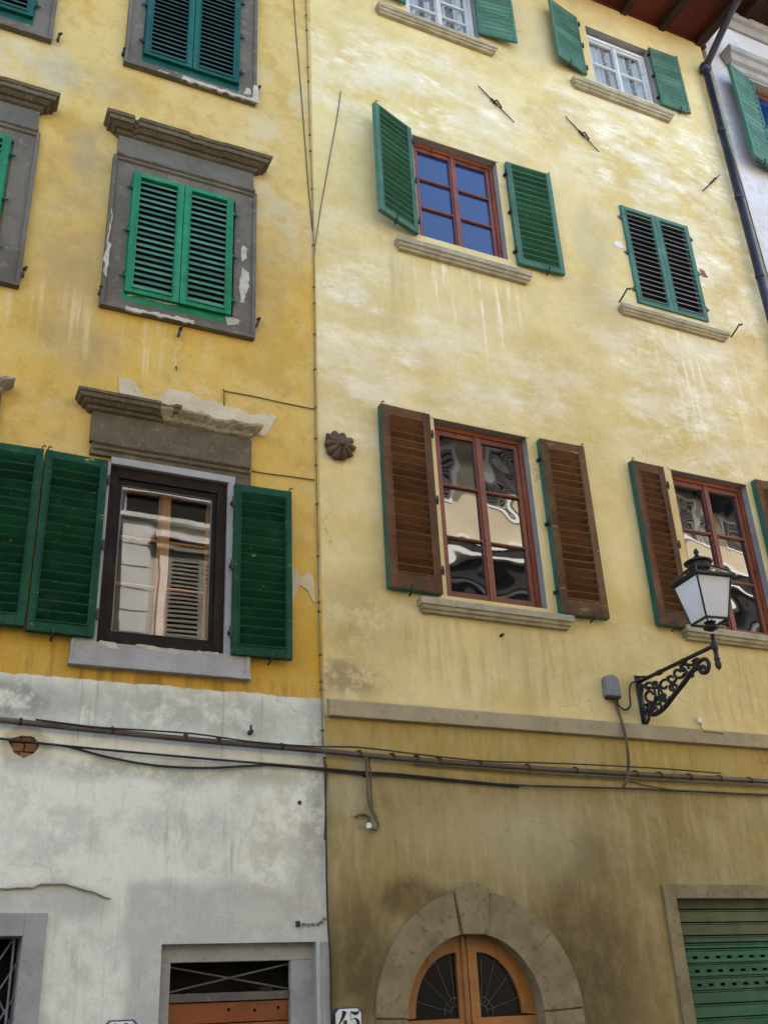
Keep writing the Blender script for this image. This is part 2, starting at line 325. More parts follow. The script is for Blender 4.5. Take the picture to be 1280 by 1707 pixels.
M['roller'] = mat_paint('green_roller_steel', (.013, .100, .042), (.012, .082, .046), (.12, .12, .05), .72, .45, 21, .25)
M['roller_old'] = mat_paint('olive_roller_steel', (.055, .075, .024), (.045, .065, .022), (.16, .05, .03), .72, .5, 22)
M['iron'] = mat_plain('black_iron', (.010, .010, .010), (.018, .017, .016), (.03, .024, .018), 20, .5, .4, .3, 3)
M['rust'] = mat_plain('rusty_iron', (.030, .019, .012), (.055, .034, .02), (.09, .05, .025), 20, .75, .3, .5, 5)
M['rosette'] = mat_plain('rusted_cast_iron', (.12, .075, .038), (.07, .045, .025), (.20, .135, .075), 14, .7, .35, .6, 5)
M['conduit'] = mat_plain('brown_painted_pipe', (.075, .055, .040), (.11, .085, .065), (.05, .035, .025), 8, .55, .35, .3, 7)
M['cable'] = mat_plain('dark_cable', (.022, .020, .015), (.04, .034, .022), None, 8, .6, .3, .2, 8)
M['cable_tan'] = mat_plain('dusty_cable', (.13, .105, .055), (.09, .07, .04), None, 8, .7, .25, .2, 9)
M['cable_dust'] = mat_plain('plaster_splashed_cable', (.30, .25, .14), (.20, .165, .09), None, 9, .8, .2, .2, 9)
M['downpipe'] = mat_plain('dark_blue_pipe', (.012, .013, .02), (.02, .022, .034), None, 5, .4, .45, .15, 11)
M['box_grey'] = mat_plain('grey_plastic', (.20, .205, .215), (.16, .165, .17), None, 12, .5, .35, .15, 12)
M['enamel'] = mat_plain('white_enamel', (.74, .78, .72), (.68, .73, .67), (.5, .5, .42), 12, .3, .5, .05, 14)
M['blue_enamel'] = mat_plain('blue_enamel', (.03, .045, .11), (.04, .06, .13), None, 12, .3, .5, .05, 15)
M['ink'] = mat_plain('black_enamel', (.012, .010, .018), (.016, .013, .022), None, 12, .3, .5, .02, 16)
M['soffit'] = mat_plain('red_brown_soffit', (.085, .019, .012), (.11, .026, .016), (.05, .014, .010), 4, .8, .25, .4, 33, sc=(1, .2, 1))
M['rafter'] = mat_plain('dark_rafter', (.028, .016, .011), (.045, .026, .017), None, 6, .8, .2, .4, 34)
M['tile'] = mat_plain('terracotta_tile', (.35, .15, .07), (.26, .11, .06), (.18, .12, .08), 4, .85, .2, .4, 35)
M['milk_glass'] = mat_plain('opal_glass', (.90, .91, .92), (.86, .87, .88), None, 4, .22, .5, .02, 36, .03)
_t = M['milk_glass'].node_tree; _x = _t.nodes.new('ShaderNodeMixShader'); _r = _t.nodes.new('ShaderNodeBsdfTranslucent'); _r.inputs[0].default_value = (.95, .96, .97, 1); _x.inputs[0].default_value = .68
_o = _t.nodes['Material Output']; _t.links.new(_t.nodes['Principled BSDF'].outputs[0], _x.inputs[1]); _t.links.new(_r.outputs[0], _x.inputs[2]); _t.links.new(_x.outputs[0], _o.inputs[0])
M['glass'] = mat_glass('sky_reflection_glass', .010, 1.0, 1.75, (.002, .030, .115))  # blue base paints in part of the sky's reflection
M['glass_wavy'] = mat_glass('rippled_window_glass', .024, .95, 2.3)
M['glass_dark'] = mat_glass('dim_glass', .0, 2, 1.35)
M['clear'] = mat_clear('clear_glass', .0010)
M['curtain'] = mat_curtain()
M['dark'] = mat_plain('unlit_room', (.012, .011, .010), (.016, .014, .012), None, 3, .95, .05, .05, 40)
M['brick'] = mat_plain('broken_brick', (.25, .10, .05), (.30, .15, .08), (.42, .34, .22), 14, .95, .1, .6, 42)
M['asphalt'] = mat_plain('paving_stone', (.11, .105, .10), (.08, .078, .075), (.15, .14, .13), 3, .85, .2, .5, 44)
M['opp_cream'] = mat_plain('sunny_plaster', (.52, .45, .31), (.46, .39, .27), None, 1.2, .9, .15, .2, 46)
M['opp_pale'] = mat_plain('pale_house_plaster', (.60, .56, .46), (.55, .50, .40), None, 1.2, .9, .15, .2, 47)
M['opp_white'] = mat_plain('white_trim', (.74, .73, .69), (.66, .65, .62), None, 3, .8, .2, .2, 48)
M['opp_shut'] = mat_plain('grey_shutter_paint', (.26, .24, .20), (.32, .29, .24), None, 3, .6, .2, .2, 49)
M['opp_eave'] = mat_plain('dark_eaves', (.02, .018, .016), (.03, .025, .02), None, 3, .8, .2, .2, 50)

# ================================================================ mesh helpers
class MB:
    def __init__(s): s.v, s.f, s.mi, s.mats = [], [], [], []
    def m(s, mat):
        if mat not in s.mats: s.mats.append(mat)
        return s.mats.index(mat)
    def add(s, vs, fs, mat):
        o = len(s.v); s.v += [tuple(p) for p in vs]; k = s.m(mat)
        for f in fs: s.f.append(tuple(i + o for i in f)); s.mi.append(k)
    def hexa(s, p, mat):
        s.add(p, [(0, 3, 2, 1), (4, 5, 6, 7), (0, 1, 5, 4), (1, 2, 6, 5), (2, 3, 7, 6), (3, 0, 4, 7)], mat)
    def box(s, x0, x1, y0, y1, z0, z1, mat):
        s.hexa([(x0, y0, z0), (x1, y0, z0), (x1, y1, z0), (x0, y1, z0), (x0, y0, z1), (x1, y0, z1), (x1, y1, z1), (x0, y1, z1)], mat)
    def tube(s, pts, r, mat, seg=8, cap=True):
        pts = [Vector(p) for p in pts]; rs = r if isinstance(r, (list, tuple)) else [r] * len(pts); o = len(s.v); k = s.m(mat)
        up = None
        for i, p in enumerate(pts):
            t = (pts[min(i + 1, len(pts) - 1)] - pts[max(i - 1, 0)])
            if t.length < 1e-9: t = Vector((0, 0, 1))
            t.normalize()
            if up is None: up = t.orthogonal().normalized()
            up = (up - t * up.dot(t)); up = up.normalized() if up.length > 1e-6 else t.orthogonal().normalized()
            b = t.cross(up)
            for j in range(seg):
                a = 2 * math.pi * j / seg
                s.v.append(tuple(p + (up * math.cos(a) + b * math.sin(a)) * rs[i]))
        for i in range(len(pts) - 1):
            for j in range(seg):
                s.f.append((o + i * seg + j, o + i * seg + (j + 1) % seg, o + (i + 1) * seg + (j + 1) % seg, o + (i + 1) * seg + j)); s.mi.append(k)
        if cap:
            s.f.append(tuple(o + j for j in reversed(range(seg)))); s.mi.append(k)
            e = o + (len(pts) - 1) * seg; s.f.append(tuple(e + j for j in range(seg))); s.mi.append(k)
    def slab(s, poly, d0, d1, mat, side=None):
        """outline of (x, z) points given a thickness from d0 to d1 in front of the wall"""
        n = len(poly); o = len(s.v)
        s.v += [(x, -d1, z) for x, z in poly] + [(x, -d0, z) for x, z in poly]
        k = s.m(mat); ks = s.m(side) if side else k
        for t in tessellate_polygon([[Vector((x, z, 0)) for x, z in poly]]):
            a, b, c = [Vector(poly[i]) for i in t]
            if (b - a).cross(c - a) < 0: t = (t[0], t[2], t[1])
            s.f.append(tuple(o + i for i in t)); s.mi.append(k)
            s.f.append(tuple(o + n + i for i in reversed(t))); s.mi.append(k)
        ccw = sum(poly[i][0] * poly[(i + 1) % n][1] - poly[(i + 1) % n][0] * poly[i][1] for i in range(n)) > 0
        for i in range(n):
            j = (i + 1) % n
            s.f.append((o + j, o + i, o + n + i, o + n + j) if ccw else (o + i, o + j, o + n + j, o + n + i)); s.mi.append(ks)
    def molding(s, x0, x1, layers, mat, nx=40, jit=0.0, seed=0, chips=()):
        """profiled stone with returned ends; layers from bottom to top: (z, depth, end overhang)"""
        rings = []; k = s.m(mat); o = len(s.v)
        for li, (z, d, e) in enumerate(layers):
            ring = [(x0 - e, .0, z)]
            for i in range(nx + 1):
                x = x0 - e + (x1 - x0 + 2 * e) * i / nx
                q = .55 * mnoise.noise(Vector((x * 7, li * .7, seed))) + .75 * mnoise.noise(Vector((x * 37, li * 1.3, seed + 5)))
                dz = mnoise.noise(Vector((x * 33, li * .9 + 20, seed))) * jit * .5
                c = 0
                for cx, cw, cd in chips:
                    if abs(x - cx) < cw: c = max(c, cd * (1 - (abs(x - cx) / cw) ** 4) * (.7 + .5 * abs(q)))
                ring.append((x, -max(.004, d * (1 - c) + q * jit), z + (dz if d > .01 else 0)))
            ring.append((x1 + e, .0, z)); rings.append(ring)
        n = len(rings[0])
        for r in rings: s.v += r
        for i in range(len(rings) - 1):
            for j in range(n - 1):
                s.f.append((o + i * n + j, o + i * n + j + 1, o + (i + 1) * n + j + 1, o + (i + 1) * n + j)); s.mi.append(k)
        s.f.append(tuple(o + j for j in reversed(range(n)))); s.mi.append(k)
        e = o + (len(rings) - 1) * n; s.f.append(tuple(e + j for j in range(n))); s.mi.append(k)
    def lathe(s, prof, cx, cy, mat, seg=16, rot=0.0):
        o = len(s.v); k = s.m(mat)
        for r, z in prof:
            for j in range(seg):
                a = 2 * math.pi * j / seg + rot; s.v.append((cx + r * math.cos(a), cy + r * math.sin(a), z))
        for i in range(len(prof) - 1):
            for j in range(seg):
                s.f.append((o + i * seg + j, o + i * seg + (j + 1) % seg, o + (i + 1) * seg + (j + 1) % seg, o + (i + 1) * seg + j)); s.mi.append(k)
        s.f.append(tuple(o + j for j in reversed(range(seg)))); s.mi.append(k)
        e = o + (len(prof) - 1) * seg; s.f.append(tuple(e + j for j in range(seg))); s.mi.append(k)

def world_loc(p):
    v = Vector((0, 0, 0))
    while p is not None: v += p.location; p = p.parent
    return v
def part(name, mb, parent=None, bevel=0.0, smooth=False, loc=None):
    me = bpy.data.meshes.new(name); o = bpy.data.objects.new(name, me); COL.objects.link(o)
    if parent: o.parent = parent; L = world_loc(parent)
    else: L = Vector(loc) if loc else Vector((0, 0, 0)); o.location = L
    me.from_pydata([(x - L.x, y - L.y, z - L.z) for x, y, z in mb.v], [], mb.f)
    for m in mb.mats: me.materials.append(m)
    me.polygons.foreach_set('material_index', mb.mi)
    if smooth: me.polygons.foreach_set('use_smooth', [True] * len(me.polygons))
    me.update()
    if bevel:
        b = o.modifiers.new('bevel', 'BEVEL'); b.width = bevel; b.segments = 2; b.limit_method = 'ANGLE'; b.angle_limit = math.radians(40); b.harden_normals = False
    return o
def thing(name, label, cat, loc, group=None):
    o = bpy.data.objects.new(name, None); COL.objects.link(o); o.location = loc; o.empty_display_size = .1
    return tag(o, label, cat, group)
def tag(o, label, cat, group=None):
    o['label'] = label; o['category'] = cat
    if group: o['group'] = group
    return o
def struct(name, mb):
    o = part(name, mb); o['kind'] = 'structure'; return o
def wob(poly, amp=.012, step=.04, seed=0):
    """ragged outline: resample a polygon and shake it"""
    out = []; n = len(poly)
    for i in range(n):
        a, b = Vector(poly[i]), Vector(poly[(i + 1) % n]); k = max(1, int((b - a).length / step))
        for j in range(k):
            p = a.lerp(b, j / k); q = Vector((p.x * 17 + seed, p.y * 17, seed * 1.7))
            out.append((p.x + amp * mnoise.noise(q), p.y + amp * mnoise.noise(q + Vector((9, 4, 7)))))
    return out
def P3(px, py, d): x, z = at(px, py, d); return (x, -d, z)
def smooth_path(pts, k=6):
    """Catmull-Rom through points"""
    P = [Vector(p) for p in pts]; P = [P[0] * 2 - P[1]] + P + [P[-1] * 2 - P[-2]]; out = []
    for i in range(1, len(P) - 2):
        for j in range(k):
            t = j / k; a, b, c, d = P[i - 1], P[i], P[i + 1], P[i + 2]
            out.append(.5 * ((2 * b) + (c - a) * t + (2 * a - 5 * b + 4 * c - d) * t * t + (3 * b - a - 3 * c + d) * t ** 3))
    out.append(P[-2]); return out
def avg(*a): return sum(a) / len(a)
def rect(tl, tr, br, bl, d=0.0):
    p = [at(*q, d) for q in (tl, tr, br, bl)]
    return avg(p[0][0], p[3][0]), avg(p[1][0], p[2][0]), avg(p[2][1], p[3][1]), avg(p[0][1], p[1][1])

# ---------------------------------------------------------------- house walls with real openings
def wall(parent, x0, x1, z0, z1, holes, mat, depth, y=0.0, reveal=None):
    """front face with holes cut out, reveals behind each hole, solid sides and top"""
    mb = MB(); k = mb.m(mat)
    loops = [[(x0, z0), (x1, z0), (x1, z1), (x0, z1)]] + [h[0] for h in holes]
    bm = bmesh.new(); es = []
    for lp in loops:
        vs = [bm.verts.new((x, y, z)) for x, z in lp]
        es += [bm.edges.new((vs[i], vs[(i + 1) % len(vs)])) for i in range(len(vs))]
    bmesh.ops.triangle_fill(bm, edges=es, use_beauty=True, normal=(0, -1, 0)); bm.verts.index_update(); bm.normal_update()
    for f in bm.faces:
        if f.normal.y > 0: f.normal_flip()
    mb.add([v.co for v in bm.verts], [[v.index for v in f.verts] for f in bm.faces], mat); bm.free()
    for poly, rd, rm in holes:
        n = len(poly); o = len(mb.v); ri = mb.m(rm or mat)
        mb.v += [(x, y, z) for x, z in poly] + [(x, y + rd, z) for x, z in poly]
        for i in range(n):
            j = (i + 1) % n; mb.f.append((o + i, o + j, o + n + j, o + n + i)); mb.mi.append(ri)
    Y = y + depth
    mb.add([(x0, y, z0), (x1, y, z0), (x1, y, z1), (x0, y, z1), (x0, Y, z0), (x1, Y, z0), (x1, Y, z1), (x0, Y, z1)],
           [(4, 5, 6, 7), (0, 4, 7, 3), (1, 2, 6, 5), (2, 3, 7, 6), (0, 1, 5, 4)], mat)
    return part('wall', mb, parent)
def R4(x0, x1, z0, z1): return [(x0, z0), (x1, z0), (x1, z1), (x0, z1)]

# ---------------------------------------------------------------- shutters and windows
def leaf(hx, z0, z1, d0, side, wd, th, mf, ms, me=None, tilt=50, outer=True, n=22, cover=0, stile=.055, top=.06, bot=.07, t=.036, lip=0.0, mid=False):
    """one louvred leaf; hinge at hx, opening outwards by th; front face d0 before the wall"""
    c, s_ = math.cos(th), math.sin(th); U = Vector((side * c, -s_, 0)); N = Vector((-side * s_, -c, 0)); O = Vector((hx, -d0, 0))
    def q(u, v, nn): return O + U * u + N * nn + Vector((0, 0, v))
    mb = MB(); me = me or mf
    def bar(u0, u1, v0, v1, n0, n1, mat):
        p = [q(u0, v0, n1), q(u1, v0, n1), q(u1, v0, n0), q(u0, v0, n0), q(u0, v1, n1), q(u1, v1, n1), q(u1, v1, n0), q(u0, v1, n0)]
        mb.hexa(p if side > 0 else [p[1], p[0], p[3], p[2], p[5], p[4], p[7], p[6]], mat)
    bar(0, stile, z0, z1, -t, 0, mf); bar(wd - stile, wd, z0, z1, -t, 0, mf)
    bar(stile, wd - stile, z1 - top, z1, -t, -.002, mf); bar(stile, wd - stile, z0, z0 + bot, -t, -.002, mf)
    if me is not mf:                                  # painted edges
        bar(-.003, .0, z0, z1, -t - .012, -.004, me); bar(wd, wd + .003, z0, z1, -t - .012, -.004, me); bar(0, wd, z0 - .003, z0, -t - .012, -.004, me)
        bar(0, wd, z0, z1, -t - .012, -t - .001, me)
    if lip:                                           # raised bead around the louvres
        bar(stile - .012, stile, z0 + bot - .012, z1 - top + .012, 0, lip, mf); bar(wd - stile, wd - stile + .012, z0 + bot - .012, z1 - top + .012, 0, lip, mf)
        bar(stile, wd - stile, z1 - top, z1 - top + .012, 0, lip, mf); bar(stile, wd - stile, z0 + bot - .012, z0 + bot, 0, lip, mf)
    a0, a1 = z0 + bot, z1 - top; step = (a1 - a0) / n; ti = math.radians(tilt); th2 = .0045 if not cover else .0035
    rise = math.tan(ti) * (t - .010) / 2
    if cover: rise = step * cover / 2; ti = math.atan2(2 * rise, t - .010)
    sg = 1 if outer else -1
    for i in range(n):
        vc = a0 + step * (i + .5) + random.uniform(-.0012, .0012); jr = random.uniform(-.0015, .0015)
        nf, nb = -.003, -t + .004; vf, vb = vc - sg * rise + jr, vc + sg * rise
        k = th2 / max(.3, math.cos(ti))
        lo, hi = a0 - .004, a1 + .004
        def cl(v): return min(hi, max(lo, v))
        if cover: bar(stile, wd - stile, cl(vf - .001), cl(vf + .0075), -.008, .0015 if not lip else lip * .4, mf)  # edge highlight put in by colour: slat nose in frame paint
        p = [q(stile, cl(vf - k), nf), q(wd - stile, cl(vf - k), nf), q(wd - stile, cl(vb - k), nb), q(stile, cl(vb - k), nb),
             q(stile, cl(vf + k), nf), q(wd - stile, cl(vf + k), nf), q(wd - stile, cl(vb + k), nb), q(stile, cl(vb + k), nb)]
        mb.hexa(p if side > 0 else [p[1], p[0], p[3], p[2], p[5], p[4], p[7], p[6]], ms)
    return mb
def open_angle(hx, d0, side, wd, px, py):
    """opening angle of a leaf of width wd whose outer edge was sighted at a pixel"""
    best = (9, 0)
    v = ray(px, py)
    for i in range(0, 700):
        th = i * .0012; c, s_ = math.cos(th), math.sin(th); x, d = hx + side * c * wd, d0 + s_ * wd
        t = (CAMD - d) / v[2]; e = abs(v[0] * t - x)
        if e < best[0]: best = (e, th)
    return best[1]
def open_leaf(parent, ht, hb, ot, ob, d0, side, wd, **kw):
    """leaf located by sightings of its hinge edge (top, bottom) and outer edge (top, bottom)"""
    a, b = at(*ht, d0), at(*hb, d0); hx = avg(a[0], b[0])
    if kw.pop('flat', False):                         # leaf folded right back: its own sighted width
        wd = abs(avg(at(*ot, d0)[0], at(*ob, d0)[0]) - hx) / math.cos(.03); th = .03
    else: th = avg(open_angle(hx, d0, side, wd, *ot), open_angle(hx, d0, side, wd, *ob))
    lab = kw.pop('label', None); fast = kw.pop('fast', .09)
    o = part('shutter', leaf(hx, b[1], a[1], d0, side, wd, th, **kw), parent, .0025)
    if lab: o['label'] = lab
    for k in (.12, .5, .88):
        z = b[1] + (a[1] - b[1]) * k; mb = MB(); y0, y1 = .0, -d0 - .004
        x = hx - side * .012
        mb.box(x - .012, x + .012, y1 - .006, y0 - .002, z - .012, z + .012, M['iron']); mb.tube([(x, y1, z - .04), (x, y1, z + .04)], .010, M['iron'])
        part('hinge', mb, parent)
    if fast:                                          # iron catch under the leaf
        c, s_ = math.cos(th), math.sin(th); u = wd * .62
        x, y = hx + side * c * u, -d0 - s_ * u; mb = MB()
        mb.tube([(x, y + .04, b[1] - .045), (x, y - .01, b[1] - .030), (x + .005, y - .022, b[1] - .008), (x + .010, y - .018, b[1] + .035)], .009, M['iron'], 6)
        part('catch', mb, parent)
    x, y = hx + side * math.cos(th) * wd * .97, -d0 - math.sin(th) * wd * .97; mb = MB()   # hook on the top corner
    mb.tube(smooth_path([(x, y + .02, a[1] - .03), (x, y + .015, a[1] + .02), (x + .012, y + .01, a[1] + .034), (x + .022, y + .01, a[1] + .022)], 3), .005, M['iron'], 6)
    part('hook', mb, parent)
    return o
def casement(x0, x1, z0, z1, y, rows, mat, of=.045, st=.05, mun=.024, rail=.06, t=.05, mull=.055):
    """two-leaf sash; returns frame builder and the pane rectangles"""
    mb = MB(); xm = (x0 + x1) / 2; panes = []
    mb.box(x0, x0 + of, y, y + t + .02, z0, z1, mat); mb.box(x1 - of, x1, y, y + t + .02, z0, z1, mat)
    mb.box(x0 + of, x1 - of, y, y + t + .02, z1 - of, z1, mat); mb.box(x0 + of, x1 - of, y, y + t + .02, z0, z0 + of * .6, mat)
    a0, a1, b0, b1 = x0 + of + .003, x1 - of - .003, z0 + of * .6 + .003, z1 - of - .003
    for u0, u1 in ((a0, xm - .0015), (xm + .0015, a1)):
        mb.box(u0, u0 + st, y + .014, y + t, b0, b1, mat); mb.box(u1 - st, u1, y + .014, y + t, b0, b1, mat)
        mb.box(u0 + st, u1 - st, y + .015, y + t, b1 - rail, b1, mat); mb.box(u0 + st, u1 - st, y + .015, y + t, b0, b0 + rail * 1.15, mat)
        c0, c1 = b0 + rail * 1.15, b1 - rail
        for r in range(1, rows):
            z = c0 + (c1 - c0) * r / rows
            mb.box(u0 + st, u1 - st, y + .016, y + t - .006, z - mun / 2, z + mun / 2, mat)
            mb.tube([(u0 + st, y + .017, z), (u1 - st, y + .017, z)], mun * .42, mat, 8, False)
        panes.append((u0 + st - .004, u1 - st + .004, c0 - .004, c1 + .004))
    mb.box(xm - mull / 2, xm + mull / 2, y + .002, y + .016, b0 + .002, b1 - .002, mat)
    return mb, panes
def pane_mesh(rects, y, mat, bow=0.0):
    mb = MB()
    for x0, x1, z0, z1 in rects:                      # each pane sits a hair out of true
        j = [random.uniform(0, .0022) for _ in range(4)]
        mb.hexa([(x0, y + j[0], z0), (x1, y + j[1], z0), (x1, y + .006, z0), (x0, y + .006, z0), (x0, y + j[2], z1), (x1, y + j[3], z1), (x1, y + .006, z1), (x0, y + .006, z1)], mat)
    return mb
def sill(parent, x0, x1, zt, zb, dep, seed, mat=None):
    mb = MB(); h = zt - zb
    mb.molding(x0, x1, [(zb, dep * .45, -.035), (zb + h * .18, dep * .55, -.03), (zb + h * .22, dep * .72, -.018), (zb + h * .45, dep * .82, -.012),
                        (zb + h * .5, dep * .98, 0), (zt - .01, dep, 0), (zt, dep * .95, -.004)], mat or M['sill'], 60, .005, seed)
    return part('sill', mb, parent)

# ================================================================ OCHRE HOUSE (left)
XB = 2.825                                     # party line between the two painted houses
ochre = thing('ochre_house', 'yellow ochre house with grey stone window surrounds and whitewashed ground floor, left', 'house', (-1.6, 0, 0))
DX = 1.93                                      # distance between its two window columns
w3 = rect((181.6, 777), (378.4, 807.5), (372, 1093), (162, 1070))
ld = (at(267, 1640)[0], at(528, 1640)[0], at(400, 1572)[1])
o_holes = [(R4(ld[0], ld[1], .02, ld[2]), .10, M['stone_pale'])]
lw = (at(30, 1640)[0], at(30, 1561)[1])
o_holes.append((R4(lw[0] - .9, lw[0], .9, lw[1]), .20, M['stone_pale']))
for k in (0, 1):
    o_holes.append((R4(w3[0] + .02 - k * DX, w3[1] - .02 - k * DX, w3[2] + .02, w3[3] - .02), .25, M['stone_pale']))
bh = at(42, 1241)
brick_hole = wob([(bh[0] - .11, bh[1] + .03), (bh[0] - .03, bh[1] + .06), (bh[0] + .06, bh[1] + .055), (bh[0] + .10, bh[1] + .01), (bh[0] + .06, bh[1] - .06), (bh[0] + .0, bh[1] - .09), (bh[0] - .06, bh[1] - .06)], .012, .03, 3)
o_holes.append((brick_hole, .05, M['cement']))
wall(ochre, -6.0, XB, 0.0, 14.2, o_holes, M['ochre'], 6.5)

def surround(parent, cx, z_bot, z_mold, z_fr, z_top, hw, mat, capmat, seed, cdep=.20, chw=.80, chips=(), jit=.0028, frieze=None):
    """stone architrave with frieze and cornice; the architrave is the window part"""
    mb = MB(); iw = .455; d = .045
    mb.box(cx - hw, cx - iw, -d, .0, z_bot, z_mold, mat); mb.box(cx + iw, cx + hw, -d, .0, z_bot, z_mold, mat)
    mb.box(cx - iw, cx + iw, -d, .0, z_bot, z_bot + .18, mat); mb.box(cx - iw, cx + iw, -d, .0, z_mold - .16, z_mold, mat)
    for s_ in (-1, 1):                                   # raised outer fillet
        x = cx + s_ * hw; mb.box(min(x, x - s_ * .035), max(x, x - s_ * .035), -d - .018, -d, z_bot + .035, z_mold - .0, mat)
    mb.box(cx - hw, cx + hw, -d - .018, -d, z_bot, z_bot + .035, mat)
    mb.molding(cx - hw + .03, cx + hw - .03, [(z_mold - .045, .05, 0), (z_mold - .035, .066, 0), (z_mold - .012, .060, .004), (z_mold, .082, .008), (z_mold + .02, .085, .008), (z_mold + .022, .05, 0)], mat, 30, .002, seed)
    if z_fr: mb.box(cx - hw + .03, cx + hw - .03, -.05, .0, z_mold + .02, z_fr, frieze or mat)
    o = part('window', mb, parent, .004)
    if z_top:
        c = MB(); h = z_top - z_fr
        c.molding(cx - hw + .03, cx + hw - .03, [(z_fr - .002, .052, .0), (z_fr + h * .06, .075, .015), (z_fr + h * .22, .09, .03), (z_fr + h * .24, .115, .05), (z_fr + h * .42, .15, .075),
                  (z_fr + h * .44, cdep * .86, .105), (z_fr + h * .72, cdep * .88, .11), (z_fr + h * .75, cdep * .95, .125), (z_fr + h * .93, cdep, .14), (z_top, cdep * .98, .135)], capmat, 90, jit, seed, chips)
        part('cornice', c, o)
    return o
def closed_pair(parent, x0, x1, z0, z1, d, mf, ms, tilt, n, lip=.008, base=True, hinge=True, bot=.055):
    xm = (x0 + x1) / 2
    if base:
        mb = MB(); mb.box(x0 - .012, x1 + .012, -d + .04, -.046, z0 - .07, z1 + .012, mf); mb.box(x0 + .05, x1 - .05, -d + .033, -d + .040, z0 + .04, z1 - .05, M['dark'])
        part('shutter_frame', mb, parent, .003)
    for hx, sd_ in ((x0, 1), (x1, -1)):
        part('shutter', leaf(hx, z0, z1, d, sd_, xm - x0 - .003, 0, mf, ms, tilt=tilt, n=n, lip=lip, stile=.062, top=.055, bot=bot, t=.034), parent, .0025)
        if hinge:
            for k in (.13, .5, .87):
                z = z0 + (z1 - z0) * k; mb = MB(); x = hx - sd_ * .02
                mb.tube([(x, -d + .012, z - .028), (x, -d + .012, z + .028)], .009, M['iron'], 6); mb.box(min(x, x - sd_ * .035), max(x, x - sd_ * .035), -d + .010, -d + .022, z - .008, z + .008, mf)
                mb.box(min(x, hx), max(x, hx), -d + .006, -d + .018, z - .011, z + .011, mf)
                part('hinge', mb, parent)
def wall_hook(parent, px, py, h=.10, d=.09, flip=1):
    x, z = at(px, py, .05); mb = MB()
    mb.tube([(x, .0, z - .02), (x, -d * .55, z - .02)], .010, M['iron'], 6)
    mb.tube(smooth_path([(x - .012 * flip, -d * .5, z - h * .55), (x, -d * .6, z), (x + .012 * flip, -d * .55, z + h * .42), (x + .026 * flip, -d * .55, z + h * .40)], 4), .0095, M['iron'], 6)
    mb.tube([(x + .004, -d * .6 - .006, z + .01), (x + .004, -d * .6 + .01, z + .03)], .016, M['iron'], 8)
    return part('shutter_hook', mb, parent)

# second-floor windows (closed bright green shutters)
b2 = rect((193, 253), (428, 315), (423, 565), (162, 511), .03)
cx2 = avg(b2[0], b2[1]); hw2 = (b2[1] - b2[0]) / 2
zt2 = avg(at(176, 182, .2)[1], at(459, 256, .2)[1]); zf2 = zt2 - .135; zm2 = avg(at(200, 257, .08)[1], at(424, 312, .08)[1])
s2 = rect((226, 289), (391, 327), (385, 524), (207, 484), .085)
for k in (0, 1):
    cx = cx2 - k * DX
    wn_ = surround(ochre, cx, b2[2], zm2 - .02, zf2, zt2, hw2, M['stone_dark'], M['stone_brown'], 3 + k,
                   chips=((cx + .02, .05, .08), (cx + .19, .12, .07), (cx - .50, .022, .3)), frieze=M['stone'])
    closed_pair(wn_, s2[0] - k * DX, s2[1] - k * DX, s2[2], s2[3], .085, M['green_bright'], M['green_slat'], 57, 19)
    if k == 0:
        for a in ((430, 536), (168, 482), (300, 552)): wall_hook(wn_, *a)
        fl = MB()                                      # flaked-off stone skin
        for seed, poly in enumerate(([(-.45, -.0), (.0, .0), (.12, .012), (.12, .042), (-.2, .03), (-.45, .03)], [(-.45, .15), (-.36, .17), (-.1, .155), (-.02, .165), (-.1, .185), (-.42, .18)],
                           [(.515, .82), (.58, .86), (.57, .97), (.535, 1.0), (.51, .93)], [(.51, .35), (.55, .36), (.60, .55), (.59, .70), (.535, .74), (.505, .6)],
                           [(.42, .09), (.50, .12), (.52, .17), (.38, .175)], [(-.655, .30), (-.62, .28), (-.615, .62), (-.65, .64)], [(-.642, .62), (-.632, .62), (-.622, 1.0), (-.63, 1.0)])):
            fl.slab(wob([(cx + x, b2[2] + z) for x, z in poly], .020, .013, seed * 3), .044, .0665 if seed in (0, 5, 6) else .0485, M['flake'])
        part('flaked_patch', fl, wn_)
    else: wall_hook(wn_, 40, 452)
# third-floor windows (teal shutters, frames run off the top of the picture)
b1 = (avg(at(205, 111, .03)[0], at(217, 0, .03)[0]), avg(at(425, 170, .03)[0], at(430, 0, .03)[0]), avg(at(205, 111, .03)[1], at(425, 170, .03)[1]))
s1 = (at(243, 60, .085)[0], at(400, 90, .085)[0], avg(at(250, 94, .085)[1], at(392, 133, .085)[1]))
for k in (0, 1):
    cx = avg(b1[0], b1[1]) - k * DX; bz = b1[2] - k * .02
    wn_ = surround(ochre, cx, bz, bz + 1.72, bz + 1.9, bz + 2.1, (b1[1] - b1[0]) / 2, M['stone_dark'], M['stone_brown'], 7 + k)
    closed_pair(wn_, s1[0] - k * DX, s1[1] - k * DX, s1[2], s1[2] + 1.36, .085, M['teal'], M['teal_slat'], 50, 21)
    if k == 0:
        for a in ((431, 148), (207, 84)): wall_hook(wn_, *a)
        fl = MB()
        for seed, poly in enumerate(([(-.1, 0), (.66, 0), (.66, .22), (.61, .22), (.60, .045), (.4, .03), (-.08, .05)], [(-.33, .01), (-.22, .01), (-.24, .03), (-.33, .025)], [(.52, .09), (.58, .09), (.57, .18), (.54, .18)])):
            fl.slab(wob([(cx + x, bz + z) for x, z in poly], .018, .013, seed * 5 + 40), .044, .0665 if seed < 2 else .0485, M['flake'])
        part('flaked_patch', fl, wn_)
    else: wall_hook(wn_, 99, 60)
